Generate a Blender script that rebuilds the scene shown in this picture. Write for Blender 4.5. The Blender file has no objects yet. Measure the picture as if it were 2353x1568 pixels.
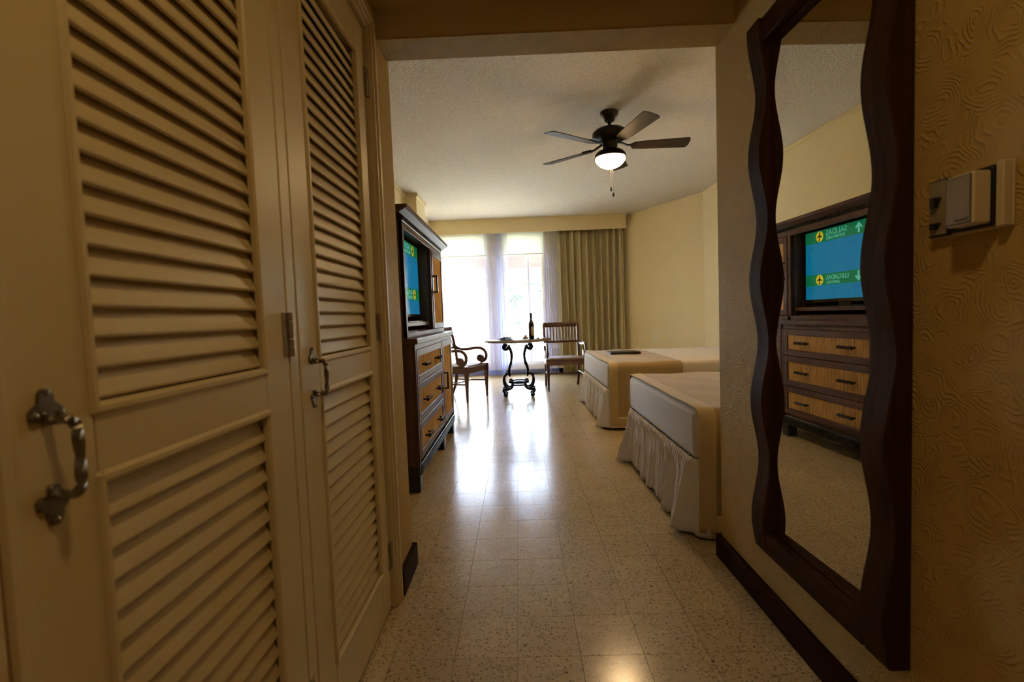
import bpy, bmesh, math, random
from mathutils import Vector, Matrix

random.seed(7)
PI = math.pi
sc = bpy.context.scene
COL = sc.collection

# ------------------------------------------------------------------ camera
F_PX = 1077.0
cam_data = bpy.data.cameras.new('camera')
cam_data.sensor_width = 36.0
cam_data.lens = F_PX / 2353.0 * 36.0
cam_data.clip_start = 0.02
cam_data.clip_end = 300
cam_data.dof.use_dof = True
cam_data.dof.focus_distance = 4.0
cam_data.dof.aperture_fstop = 4.0
cam = bpy.data.objects.new('camera', cam_data)
COL.objects.link(cam)
right = Vector((0.99923969, 0.01251632, -0.03692399))
down = Vector((-0.03621423, -0.05284668, -0.99794577))
fwd = Vector((-0.01444192, 0.9985242, -0.05235324))
mw = Matrix.Identity(4)
for i in range(3):
    mw[i][0] = right[i]; mw[i][1] = -down[i]; mw[i][2] = -fwd[i]
mw[2][3] = 1.08
cam.matrix_world = mw
sc.camera = cam

# ------------------------------------------------------------------ world, sun, exposure
world = bpy.data.worlds.new('sky'); sc.world = world
world.use_nodes = True
wn = world.node_tree.nodes; wl = world.node_tree.links
sky = wn.new('ShaderNodeTexSky')
sky.sky_type = 'NISHITA'
sky.sun_disc = False
sky.sun_elevation = math.radians(58)
sky.sun_rotation = math.radians(60)
sky.air_density = 1.0
sky.dust_density = 1.5
wn['Background'].inputs['Strength'].default_value = 19.5
haze = wn.new('ShaderNodeMix'); haze.data_type = 'RGBA'
haze.inputs[0].default_value = 0.50
haze.inputs[7].default_value = (0.80, 0.745, 0.69, 1)
wl.new(sky.outputs[0], haze.inputs[6])
wl.new(haze.outputs[2], wn['Background'].inputs['Color'])
sun_d = bpy.data.lights.new('sun', 'SUN')
sun_d.energy = 42.0
sun_d.angle = math.radians(0.6)
sun_d.color = (1.0, 0.95, 0.86)
sun = bpy.data.objects.new('sun', sun_d); COL.objects.link(sun)
sun.rotation_euler = (math.radians(35), 0, math.radians(70))
sc.view_settings.view_transform = 'Standard'
sc.view_settings.look = 'None'
sc.view_settings.gamma = 1.0
sc.view_settings.exposure = 0.35
sc.view_settings.use_curve_mapping = False

# ------------------------------------------------------------------ mesh helpers
class MB:
    def __init__(self):
        self.v = []; self.f = []
    def add(self, vs, fs):
        o = len(self.v)
        self.v += [tuple(p) for p in vs]
        self.f += [tuple(i + o for i in q) for q in fs]
        return self
    def box(self, x0, x1, y0, y1, z0, z1, b=0.0):
        if b <= 0:
            vs = [(x, y, z) for x in (x0, x1) for y in (y0, y1) for z in (z0, z1)]
            return self.add(vs, [(0,1,3,2),(4,6,7,5),(0,4,5,1),(2,3,7,6),(0,2,6,4),(1,5,7,3)])
        b = min(b, (x1-x0)*.49, (y1-y0)*.49, (z1-z0)*.49)
        lo = (x0, y0, z0); hi = (x1, y1, z1)
        vs = []; idx = {}
        for sx in (0, 1):
            for sy in (0, 1):
                for sz in (0, 1):
                    s = (sx, sy, sz)
                    for a in range(3):
                        p = []
                        for k in range(3):
                            c = hi[k] if s[k] else lo[k]
                            if k != a: c += -b if s[k] else b
                            p.append(c)
                        idx[(s, a)] = len(vs); vs.append(tuple(p))
        fs = []
        for a in range(3):
            o1, o2 = [k for k in range(3) if k != a]
            for sa in (0, 1):
                q = []
                for c1, c2 in ((0,0),(1,0),(1,1),(0,1)):
                    s = [0,0,0]; s[a] = sa; s[o1] = c1; s[o2] = c2
                    q.append(idx[(tuple(s), a)])
                fs.append(tuple(q))
            for c1 in (0, 1):
                for c2 in (0, 1):
                    s0 = [0,0,0]; s1 = [0,0,0]
                    s0[o1] = s1[o1] = c1; s0[o2] = s1[o2] = c2; s1[a] = 1
                    fs.append((idx[(tuple(s0),o1)], idx[(tuple(s1),o1)], idx[(tuple(s1),o2)], idx[(tuple(s0),o2)]))
        for s in {k[0] for k in idx}:
            fs.append((idx[(s,0)], idx[(s,1)], idx[(s,2)]))
        return self.add(vs, fs)
    def prism(self, poly, axis, a0, a1):
        """poly in the two remaining axes (in x,y,z order) extruded along axis"""
        n = len(poly); vs = []
        for a in (a0, a1):
            for p in poly:
                q = list(p); q.insert('xyz'.index(axis), a); vs.append(tuple(q))
        fs = [tuple(range(n)), tuple(range(2*n-1, n-1, -1))]
        for i in range(n):
            j = (i+1) % n
            fs.append((i, j, n+j, n+i))
        return self.add(vs, fs)
    def lathe(self, prof, c=(0,0,0), n=24, axis='z', cap=True):
        vs = []; fs = []
        m = len(prof)
        for r, h in prof:
            for k in range(n):
                a = 2*PI*k/n
                p = (r*math.cos(a), r*math.sin(a), h)
                if axis == 'x': p = (p[2], p[0], p[1])
                elif axis == 'y': p = (p[0], p[2], p[1])
                vs.append((c[0]+p[0], c[1]+p[1], c[2]+p[2]))
        for i in range(m-1):
            for k in range(n):
                k2 = (k+1) % n
                fs.append((i*n+k, i*n+k2, (i+1)*n+k2, (i+1)*n+k))
        if cap:
            if prof[0][0] > 1e-5: fs.append(tuple(range(n)))
            if prof[-1][0] > 1e-5: fs.append(tuple(range((m-1)*n, m*n)))
        return self.add(vs, fs)
    def cyl(self, p0, p1, r, n=12, r1=None):
        return self.sweep([p0, p1], circ(r, n), scales=[1, (r1 if r1 else r)/r])
    def sweep(self, path, sec, scales=None, twist=0.0, closed=False, ref=(0,0,1), cap=True):
        path = [Vector(p) for p in path]
        n = len(path); m = len(sec); vs = []; fs = []
        nrm = None
        for i, p in enumerate(path):
            if closed: t = (path[(i+1) % n] - path[i-1])
            else: t = path[min(i+1, n-1)] - path[max(i-1, 0)]
            t.normalize()
            if nrm is None:
                r = Vector(ref)
                if abs(r.dot(t)) > .95: r = Vector((1,0,0)) if abs(t.x) < .9 else Vector((0,1,0))
                nrm = (r - t*r.dot(t)).normalized()
            else:
                nrm = (nrm - t*nrm.dot(t)).normalized()
            bn = t.cross(nrm)
            s = scales[i] if scales else 1.0
            a = twist * i / max(1, n-1)
            ca, sa = math.cos(a), math.sin(a)
            for (u, w) in sec:
                u2 = u*ca - w*sa; w2 = u*sa + w*ca
                vs.append(p + nrm*u2*s + bn*w2*s)
        rng = n if closed else n-1
        for i in range(rng):
            i2 = (i+1) % n
            for k in range(m):
                k2 = (k+1) % m
                fs.append((i*m+k, i*m+k2, i2*m+k2, i2*m+k))
        if cap and not closed:
            fs.append(tuple(range(m))); fs.append(tuple(range((n-1)*m, n*m)))
        return self.add(vs, fs)
    def grid(self, fn, nu, nv, wrap=False):
        vs = [fn(i/nu, j/nv) for i in range(nu+1) for j in range(nv+1)]
        fs = []
        for i in range(nu):
            for j in range(nv):
                a = i*(nv+1)+j
                fs.append((a, a+1, a+nv+2, a+nv+1))
        return self.add(vs, fs)
    def ball(self, c, rx, ry=None, rz=None, n=12, m=8):
        ry = ry or rx; rz = rz or rx
        vs = [(c[0], c[1], c[2]-rz)]; fs = []
        for i in range(1, m):
            t = -PI/2 + PI*i/m
            for k in range(n):
                a = 2*PI*k/n
                vs.append((c[0]+rx*math.cos(t)*math.cos(a), c[1]+ry*math.cos(t)*math.sin(a), c[2]+rz*math.sin(t)))
        vs.append((c[0], c[1], c[2]+rz))
        for k in range(n):
            fs.append((0, 1+(k+1) % n, 1+k))
        for i in range(m-2):
            for k in range(n):
                k2 = (k+1) % n
                fs.append((1+i*n+k, 1+i*n+k2, 1+(i+1)*n+k2, 1+(i+1)*n+k))
        e = len(vs)-1
        for k in range(n):
            fs.append((e, 1+(m-2)*n+k, 1+(m-2)*n+(k+1) % n))
        return self.add(vs, fs)
    def xform(self, M):
        self.v = [tuple(M @ Vector(p)) for p in self.v]
        return self
    def mesh(self, name, smooth=False, angle=38, off=(0,0,0)):
        me = bpy.data.meshes.new(name)
        me.from_pydata([(a-off[0], b-off[1], c-off[2]) for a, b, c in self.v], [], self.f)
        bm = bmesh.new(); bm.from_mesh(me)
        bmesh.ops.recalc_face_normals(bm, faces=bm.faces)
        bm.to_mesh(me); bm.free()
        if smooth:
            me.polygons.foreach_set('use_smooth', [True]*len(me.polygons))
            me.set_sharp_from_angle(angle=math.radians(angle))
        return me

def circ(r, n=12):
    return [(r*math.cos(2*PI*k/n), r*math.sin(2*PI*k/n)) for k in range(n)]
def rect(a, b):
    return [(-a/2,-b/2),(a/2,-b/2),(a/2,b/2),(-a/2,b/2)]
def rrect(a, b, r):
    out = []
    for cx, cy, s in ((a/2-r,b/2-r,0),(-a/2+r,b/2-r,1),(-a/2+r,-b/2+r,2),(a/2-r,-b/2+r,3)):
        for k in range(3):
            t = PI/2*(s + k/2)
            out.append((cx+r*math.cos(t), cy+r*math.sin(t)))
    return out
def spline(pts, n=6):
    """catmull-rom through points"""
    P = [Vector(p) for p in pts]; out = []
    for i in range(len(P)-1):
        p0 = P[max(i-1,0)]; p1 = P[i]; p2 = P[i+1]; p3 = P[min(i+2,len(P)-1)]
        for k in range(n):
            t = k/n
            out.append(0.5*((2*p1)+(p2-p0)*t+(2*p0-5*p1+4*p2-p3)*t*t+(3*p1-p0-3*p2+p3)*t**3))
    out.append(P[-1]); return out

class Thing:
    """an Empty at the base of a thing; parts are built in world coordinates"""
    def __init__(self, name, label=None, cat=None, loc=(0,0,0), group=None, kind=None):
        self.o = bpy.data.objects.new(name, None); COL.objects.link(self.o)
        self.o.empty_display_size = .05
        self.o.location = loc; self.loc = loc
        tag(self.o, label, cat, group, kind)
    def part(self, name, mb, m, parent=None, smooth=False, angle=38, label=None):
        me = mb.mesh(name, smooth, angle, self.loc)
        o = bpy.data.objects.new(name, me); COL.objects.link(o)
        me.materials.append(m)
        o.parent = parent or self.o
        if label: o['label'] = label
        return o
    def inst(self, name, me, loc, parent=None, rot=None):
        o = bpy.data.objects.new(name, me); COL.objects.link(o)
        o.parent = parent or self.o
        o.location = (loc[0]-self.loc[0], loc[1]-self.loc[1], loc[2]-self.loc[2]) if parent is None else loc
        if rot: o.rotation_euler = rot
        return o
def tag(o, label=None, cat=None, group=None, kind=None):
    if label: o['label'] = label
    if cat: o['category'] = cat
    if group: o['group'] = group
    if kind: o['kind'] = kind
    return o
def single(name, mb, m, label=None, cat=None, group=None, kind=None, smooth=False, angle=38, loc=(0,0,0)):
    me = mb.mesh(name, smooth, angle, loc)
    o = bpy.data.objects.new(name, me); COL.objects.link(o); o.location = loc
    me.materials.append(m)
    return tag(o, label, cat, group, kind)
def struct(name, mb, m, label=None, smooth=False, angle=38):
    return single(name, mb, m, label, None, None, 'structure', smooth, angle)
def child(parent, name, mb, m, smooth=False, angle=38):
    me = mb.mesh(name, smooth, angle, parent.location)
    o = bpy.data.objects.new(name, me); COL.objects.link(o)
    me.materials.append(m); o.parent = parent
    return o
def copy_tree(o, parent=None):
    c = o.copy(); COL.objects.link(c); c.parent = parent
    for ch in list(o.children): copy_tree(ch, c)
    return c
def modifier_solid(o, t, off=-1):
    m = o.modifiers.new('solid', 'SOLIDIFY'); m.thickness = t; m.offset = off
    return o

# ------------------------------------------------------------------ materials
class NT:
    def __init__(self, name):
        self.m = bpy.data.materials.new(name); self.m.use_nodes = True
        self.t = self.m.node_tree; self.n = self.t.nodes
        self.b = self.n['Principled BSDF']; self.out = self.n['Material Output']
    def new(self, typ, **k):
        nd = self.n.new('ShaderNode'+typ)
        for a, v in k.items(): setattr(nd, a, v)
        return nd
    def L(self, a, b): self.t.links.new(a, b)
    def pos(self, scale=(1,1,1), rot=(0,0,0), world=True):
        if world: s = self.new('NewGeometry').outputs['Position']
        else: s = self.new('TexCoord').outputs['Object']
        mp = self.new('Mapping'); mp.inputs['Scale'].default_value = scale; mp.inputs['Rotation'].default_value = rot
        self.L(s, mp.inputs['Vector']); return mp.outputs['Vector']
    def noise(self, vec, scale, detail=4, rough=.5, dist=0):
        n = self.new('TexNoise'); n.inputs['Scale'].default_value = scale
        n.inputs['Detail'].default_value = detail; n.inputs['Roughness'].default_value = rough
        n.inputs['Distortion'].default_value = dist
        self.L(vec, n.inputs['Vector']); return n.outputs['Fac']
    def ramp(self, fac, stops):
        r = self.new('ValToRGB'); e = r.color_ramp.elements
        while len(e) < len(stops): e.new(.5)
        for i, (p, c) in enumerate(stops):
            e[i].position = p; e[i].color = (*c, 1) if len(c) == 3 else c
        self.L(fac, r.inputs['Fac']); return r.outputs['Color']
    def mix(self, fac, a, b, mode='MIX'):
        x = self.new('Mix', data_type='RGBA', blend_type=mode)
        if isinstance(fac, (int, float)): x.inputs[0].default_value = fac
        else: self.L(fac, x.inputs[0])
        for s, v in ((x.inputs[6], a), (x.inputs[7], b)):
            if isinstance(v, tuple): s.default_value = (*v, 1)
            else: self.L(v, s)
        return x.outputs[2]
    def math(self, op, a, b=None, c=None):
        x = self.new('Math', operation=op)
        for i, v in enumerate((a, b, c)):
            if v is None: continue
            if isinstance(v, (int, float)): x.inputs[i].default_value = v
            else: self.L(v, x.inputs[i])
        return x.outputs[0]
    def bump(self, h, strength=.3, dist=.002):
        b = self.new('Bump'); b.inputs['Strength'].default_value = strength; b.inputs['Distance'].default_value = dist
        self.L(h, b.inputs['Height']); self.L(b.outputs[0], self.b.inputs['Normal']); return b
    def col(self, c):
        if isinstance(c, tuple): self.b.inputs['Base Color'].default_value = (*c, 1)
        else: self.L(c, self.b.inputs['Base Color'])
    def set(self, **k):
        for a, v in k.items():
            self.b.inputs[a.replace('_', ' ')].default_value = v
        return self.m

def m_paint(name, c, rough=.6, var=.06, bump=.05):
    t = NT(name); p = t.pos()
    n = t.noise(p, 3.0, 5)
    t.col(t.mix(t.math('MULTIPLY', n, var*4), c, tuple(x*.72 for x in c)))
    t.bump(t.noise(p, 180, 3), bump, .001)
    return t.set(Roughness=rough)
def m_wood(name, dark, light, axis='z', rough=.35, scale=1.0, coat=0.0):
    t = NT(name); s = [26*scale]*3; s['xyz'.index(axis)] = 1.6*scale
    p = t.pos(tuple(s), world=False)
    n = t.noise(p, 1.0, 6, .6, .6)
    n2 = t.noise(p, 4.0, 3, .6)
    c = t.ramp(n, [(.3, dark), (.72, light)])
    t.col(t.mix(t.math('MULTIPLY', n2, .35), c, tuple(x*.55 for x in dark)))
    t.bump(n2, .12, .001)
    t.b.inputs['Coat Weight'].default_value = coat
    t.b.inputs['Coat Roughness'].default_value = .12
    return t.set(Roughness=rough)
def m_fabric(name, c, rough=.9, scale=900, wr=0.0, sheen=.2, var=.25):
    t = NT(name); p = t.pos()
    n = t.noise(p, 5, 4); w = t.noise(p, scale, 2)
    t.col(t.mix(t.math('MULTIPLY', n, var), c, tuple(x*.75 for x in c)))
    h = t.math('ADD', t.math('MULTIPLY', w, .25), t.math('MULTIPLY', t.noise(t.pos((1,1,.22)), 30, 5, .55, .5), wr))
    t.bump(h, .5, .004)
    t.b.inputs['Sheen Weight'].default_value = sheen
    return t.set(Roughness=rough)
def m_metal(name, c, rough=.4, metallic=1.0):
    t = NT(name); p = t.pos()
    n = t.noise(p, 60, 4)
    t.col(t.mix(n, c, tuple(x*.55 for x in c)))
    t.bump(n, .15, .001)
    return t.set(Roughness=rough, Metallic=metallic)
def m_plain(name, c, rough=.5, **k):
    t = NT(name); n = t.noise(t.pos(), 12, 3)
    t.col(t.mix(t.math('MULTIPLY', n, .15), c, tuple(x*.7 for x in c)))
    return t.set(Roughness=rough, **k)
def m_emit(name, c, s):
    t = NT(name); t.col(c)
    t.b.inputs['Emission Color'].default_value = (*c, 1)
    return t.set(Emission_Strength=s, Roughness=.3)

M = {}
def wallpaper(name, c):
    t = NT(name); p0 = t.pos((1,1,1))
    # gentle warp, then rings inside voronoi cells: combed swirl plaster
    nz = t.new('TexNoise'); nz.inputs['Scale'].default_value = 9; nz.inputs['Detail'].default_value = 2
    t.L(p0, nz.inputs['Vector'])
    vm = t.new('VectorMath', operation='MULTIPLY_ADD')
    vm.inputs[1].default_value = (.10,.10,.10); t.L(nz.outputs['Color'], vm.inputs[0]); t.L(p0, vm.inputs[2])
    vo = t.new('TexVoronoi', feature='F1'); vo.inputs['Scale'].default_value = 13.0
    t.L(vm.outputs[0], vo.inputs['Vector'])
    rings = t.math('SINE', t.math('MULTIPLY', vo.outputs['Distance'], 62.0))
    rings = t.math('POWER', t.math('MULTIPLY', t.math('ADD', rings, 1.0), .5), 3.4)
    fade = t.noise(p0, 20, 2)
    fade = t.math('SMOOTH_MIN', t.math('MAXIMUM', t.math('MULTIPLY', t.math('SUBTRACT', fade, .40), 6.0), 0.0), 1.0, .2)
    h = t.math('MULTIPLY', rings, fade)
    h = t.math('ADD', h, t.math('MULTIPLY', t.noise(p0, 160, 3), .14))
    n = t.noise(p0, 2.2, 4)
    t.col(t.mix(t.math('MULTIPLY', n, .22), c, tuple(x*.75 for x in c)))
    t.bump(h, .64, .0028)
    return t.set(Roughness=.65, Specular_IOR_Level=.08)
M['wallpaper'] = wallpaper('embossed wallpaper', (.50,.335,.11))
M['room_wall'] = m_paint('room wall paint', (.80,.665,.385), .7)
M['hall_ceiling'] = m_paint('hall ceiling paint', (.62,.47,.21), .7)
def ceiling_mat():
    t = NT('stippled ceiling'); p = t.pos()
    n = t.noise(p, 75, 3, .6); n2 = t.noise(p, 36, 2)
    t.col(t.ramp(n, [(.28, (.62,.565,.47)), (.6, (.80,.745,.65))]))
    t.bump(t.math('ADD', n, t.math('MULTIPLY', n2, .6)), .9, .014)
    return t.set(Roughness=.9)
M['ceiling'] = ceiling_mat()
M['door'] = m_paint('door enamel', (.60,.465,.235), .42, .05, .03)
M['iron'] = m_metal('aged iron', (.30,.26,.20), .34)
M['hinge'] = m_metal('hinge brass', (.46,.38,.26), .42, .75)
M['black_metal'] = m_metal('black metal', (.03,.028,.03), .4, .6)
M['base'] = m_wood('baseboard mahogany', (.018,.006,.004), (.05,.016,.011), 'y', .35)
M['mahog_z'] = m_wood('mahogany upright', (.034,.013,.006), (.085,.034,.015), 'z', .55)
M['mahog_y'] = m_wood('mahogany rail', (.034,.013,.006), (.085,.034,.015), 'y', .55)
for k_ in ('mahog_z', 'mahog_y', 'base'):
    M[k_].node_tree.nodes['Principled BSDF'].inputs['Specular IOR Level'].default_value = .015
M['cab_z'] = m_wood('cabinet wood upright', (.055,.019,.010), (.14,.055,.030), 'z', .45, 1, .0)
M['cab_y'] = m_wood('cabinet wood rail', (.055,.019,.010), (.14,.055,.030), 'y', .45, 1, .0)
for k_ in ('cab_z', 'cab_y'):
    M[k_].node_tree.nodes['Principled BSDF'].inputs['Specular IOR Level'].default_value = .30
M['cab_in'] = m_wood('cabinet inside wood', (.05,.026,.012), (.13,.075,.038), 'z', .5)
M['ebony'] = m_wood('carved black wood', (.006,.005,.005), (.02,.017,.016), 'y', .3)
def bamboo():
    t = NT('split bamboo'); p = t.pos((1,60,5), world=True)
    n = t.noise(p, 1.6, 4, .6)
    p2 = t.pos((1,30,14)); n2 = t.noise(p2, 2.4, 3)
    c = t.ramp(n, [(.25, (.30,.15,.045)), (.6, (.68,.43,.15)), (.8, (.80,.55,.23))])
    k = t.ramp(n2, [(.70, (1,1,1)), (.78, (.45,.3,.2))])
    t.col(t.mix(1.0, c, k, 'MULTIPLY'))
    return t.set(Roughness=.4)
M['bamboo'] = bamboo()
M['chair'] = m_wood('chair wood', (.075,.028,.013), (.17,.068,.033), 'z', .36, 1, .1)
def rush():
    t = NT('woven rush'); p = t.pos(world=False)
    w = t.new('TexWave', wave_type='BANDS', bands_direction='X'); w.inputs['Scale'].default_value = 32
    w2 = t.new('TexWave', wave_type='BANDS', bands_direction='Y'); w2.inputs['Scale'].default_value = 32
    t.L(p, w.inputs['Vector']); t.L(p, w2.inputs['Vector'])
    h = t.math('MULTIPLY', w.outputs['Fac'], w2.outputs['Fac'])
    t.col(t.ramp(h, [(0, (.16,.09,.04)), (1, (.52,.38,.20))])); t.bump(h, .8, .005)
    return t.set(Roughness=.6)
M['rush'] = rush()
def terrazzo():
    t = NT('terrazzo tile'); p = t.pos()
    n = t.noise(p, 4.5, 4)
    oi = t.new('ObjectInfo').outputs['Random']
    base = t.mix(n, (.44,.32,.16), (.56,.42,.225))
    base = t.mix(t.math('MULTIPLY', oi, .32), base, (.33,.25,.13))
    pd = t.new('VectorMath', operation='MULTIPLY_ADD'); nz = t.new('TexNoise'); nz.inputs['Scale'].default_value = 70
    t.L(p, nz.inputs['Vector']); t.L(nz.outputs['Color'], pd.inputs[0]); pd.inputs[1].default_value = (.012,.012,.012); t.L(p, pd.inputs[2])
    v = t.new('TexVoronoi', feature='F1'); v.inputs['Scale'].default_value = 105; t.L(pd.outputs[0], v.inputs['Vector'])
    sep = t.new('SeparateColor'); t.L(v.outputs['Color'], sep.inputs[0])
    dark = t.math('MULTIPLY', t.math('LESS_THAN', v.outputs['Distance'], .36), t.math('GREATER_THAN', sep.outputs[0], .42))
    lite = t.math('MULTIPLY', t.math('LESS_THAN', v.outputs['Distance'], .34), t.math('LESS_THAN', sep.outputs[0], .22))
    v2 = t.new('TexVoronoi', feature='F1'); v2.inputs['Scale'].default_value = 26; t.L(pd.outputs[0], v2.inputs['Vector'])
    sep2 = t.new('SeparateColor'); t.L(v2.outputs['Color'], sep2.inputs[0])
    big = t.math('MULTIPLY', t.math('LESS_THAN', v2.outputs['Distance'], .12), t.math('GREATER_THAN', sep2.outputs[0], .6))
    c = t.mix(t.math('MULTIPLY', dark, .80), base, (.15,.105,.045))
    c = t.mix(t.math('MULTIPLY', lite, .35), c, (.72,.62,.42))
    c = t.mix(t.math('MULTIPLY', big, .8), c, (.07,.035,.02))
    t.col(c)
    r = t.math('ADD', t.math('MULTIPLY', t.noise(p, 7, 4), .10), .135)
    t.L(r, t.b.inputs['Roughness'])
    t.bump(t.noise(p, 6, 2), .05, .004)
    return t.set(Specular_IOR_Level=.55)
M['tile'] = terrazzo()
M['grout'] = m_plain('tile joint', (.19,.15,.08), .5)
def mirror_glass():
    t = NT('mirror silvering'); t.col(t.mix(t.noise(t.pos(), 3, 2), (.80,.80,.74), (.84,.84,.79)))
    return t.set(Metallic=1.0, Roughness=.0)
M['mirror'] = mirror_glass()
M['linen'] = m_fabric('bed linen', (.68,.635,.60), .9, 700, .5, .2)
M['skirt'] = m_fabric('bed skirt cotton', (.74,.70,.68), .9, 700, .8, .2)
M['sheet'] = m_fabric('top sheet', (.74,.66,.55), .9, 700, .3, .2)
M['runner'] = m_fabric('bed runner wool', (.44,.305,.13), .95, 330, .12, .3, .4)
M['runner_trim'] = m_fabric('bed runner band', (.60,.44,.22), .95, 500, .1, .3)
M['drape'] = m_fabric('olive drape', (.50,.42,.22), .85, 600, .1, .2)
def sheer(name, op, c1, c2):
    t = NT(name); t.n.remove(t.b)
    n = t.noise(t.pos((40,40,3)), 2.0, 3)
    tr = t.new('BsdfTransparent'); tl = t.new('BsdfTranslucent'); df = t.new('BsdfDiffuse')
    c = t.mix(n, c1, c2)
    t.L(c, tl.inputs['Color']); t.L(c, df.inputs['Color'])
    m1 = t.new('MixShader'); m1.inputs[0].default_value = .40
    t.L(tl.outputs[0], m1.inputs[1]); t.L(df.outputs[0], m1.inputs[2])
    m2 = t.new('MixShader'); m2.inputs[0].default_value = op
    t.L(tr.outputs[0], m2.inputs[1]); t.L(m1.outputs[0], m2.inputs[2])
    t.L(m2.outputs[0], t.out.inputs['Surface']); return t.m
M['sheer'] = sheer('sheer voile', .085, (.66,.69,.84), (.76,.78,.88))  # white cloth; the cool cast of the daylight is tinted into its colour
M['sheer_full'] = sheer('gathered voile painted blue shade', .34, (.40,.45,.72), (.55,.59,.82))  # white cloth; blue light and shade in the folds painted into the colour
def blind():
    t = NT('roller blind cloth'); t.n.remove(t.b)
    n = t.noise(t.pos((60,60,60)), 2.0, 3)
    tl = t.new('BsdfTranslucent'); df = t.new('BsdfDiffuse')
    c = t.mix(n, (.80,.82,.76), (.86,.87,.82))
    t.L(c, tl.inputs['Color']); t.L(c, df.inputs['Color'])
    m1 = t.new('MixShader'); m1.inputs[0].default_value = .5
    t.L(tl.outputs[0], m1.inputs[1]); t.L(df.outputs[0], m1.inputs[2])
    t.L(m1.outputs[0], t.out.inputs['Surface']); return t.m
M['blind'] = blind()
def glass(name, tint=(1,1,1), gl=.08):
    t = NT(name); t.n.remove(t.b)
    tr = t.new('BsdfTransparent'); g = t.new('BsdfGlossy'); g.inputs['Roughness'].default_value = .02
    n = t.noise(t.pos(), 2, 2)
    t.L(t.mix(n, tint, tuple(x*.98 for x in tint)), tr.inputs['Color'])
    fr = t.new('LayerWeight'); fr.inputs['Blend'].default_value = .25
    m = t.new('MixShader'); t.L(t.math('ADD', t.math('MULTIPLY', fr.outputs['Fresnel'], .5), gl*.3), m.inputs[0])
    t.L(tr.outputs[0], m.inputs[1]); t.L(g.outputs[0], m.inputs[2])
    t.L(m.outputs[0], t.out.inputs['Surface']); return t.m
M['pane'] = glass('window glass')
M['crystal'] = glass('wine glass crystal', (.93,.91,.95), .5)
M['bottle'] = m_plain('dark green bottle glass', (.004,.012,.013), .08)
M['paper'] = m_plain('bottle label paper', (.52,.46,.30), .7)
M['frame_alu'] = m_plain('white window enamel', (.80,.80,.82), .4)
M['white_trim'] = m_paint('white trim', (.80,.70,.47), .5)
M['plastic_white'] = m_plain('white plastic', (.82,.78,.70), .4)
M['plastic_beige'] = m_plain('beige plastic', (.62,.50,.30), .45)
M['plastic_grey'] = m_plain('taupe face plate', (.26,.20,.105), .35)
M['plastic_dark'] = m_plain('dark plastic', (.012,.010,.008), .4)
M['tv_black'] = m_plain('television casing', (.008,.008,.009), .25)
M['scr_blue'] = m_emit('screen blue', (.0,.25,.56), .30)
M['scr_blue2'] = m_emit('screen deep blue', (.0,.19,.48), .24)
M['scr_green'] = m_emit('screen green', (.0,.17,.07), .45)
M['scr_text'] = m_emit('screen lettering', (.12,.55,.50), .42)
M['scr_yellow'] = m_emit('screen yellow', (.60,.50,.03), .5)
M['scr_dark'] = m_emit('screen emblem', (.02,.05,.02), .2)
M['fan_black'] = m_metal('fan bronze', (.03,.024,.018), .38, .7)
M['blade'] = m_wood('fan blade wood', (.022,.014,.009), (.055,.036,.022), 'x', .6, 1, .0)
M['blade'].node_tree.nodes['Principled BSDF'].inputs['Specular IOR Level'].default_value = .22
M['bowl'] = m_emit('lit frosted bowl', (1.0,.66,.32), 66.0)
M['table_edge'] = m_wood('table top wood', (.20,.135,.07), (.34,.25,.145), 'x', .22, 1, .3)
M['cast_iron'] = m_metal('blue black cast iron', (.02,.03,.04), .35, .7)
M['leather'] = m_plain('black leather', (.010,.009,.008), .42)
M['gold'] = m_metal('gold stamp', (.60,.43,.14), .35)
M['page'] = m_plain('white pages', (.82,.82,.84), .6)
M['plate'] = m_plain('dark plate glaze', (.05,.05,.045), .2)
M['porcelain'] = m_plain('pale porcelain', (.66,.62,.54), .25)
M['leaf_food'] = m_plain('salad leaf', (.045,.075,.025), .5)
M['food_brown'] = m_plain('browned food', (.12,.055,.025), .5)
M['bread'] = m_plain('bread crust', (.42,.25,.11), .7)
M['stucco'] = m_paint('white stucco', (.88,.88,.88), .9)
M['beam'] = m_wood('dark beam', (.05,.03,.03), (.10,.07,.07), 'x', .7)
M['paving'] = m_paint('pale terrace paving', (.70,.69,.70), .7)
M['lawn'] = m_plain('lawn grass', (.42,.40,.24), .9)
M['palm_leaf'] = m_plain('palm frond', (.035,.075,.03), .6)
M['bush'] = m_plain('shrub leaf', (.03,.065,.028), .6)
M['trunk'] = m_plain('palm trunk', (.10,.085,.075), .9)
M['lamp_glass'] = m_emit('downlight lens', (1.0,.74,.42), 6.0)
M['closet_dark'] = m_paint('closet inside paint', (.30,.24,.14), .8)

# ------------------------------------------------------------------ setting
ZC = 2.81; HC = 2.255; XL = -0.50; XR = 0.85; YE = 2.0
T = 0.2
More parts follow.
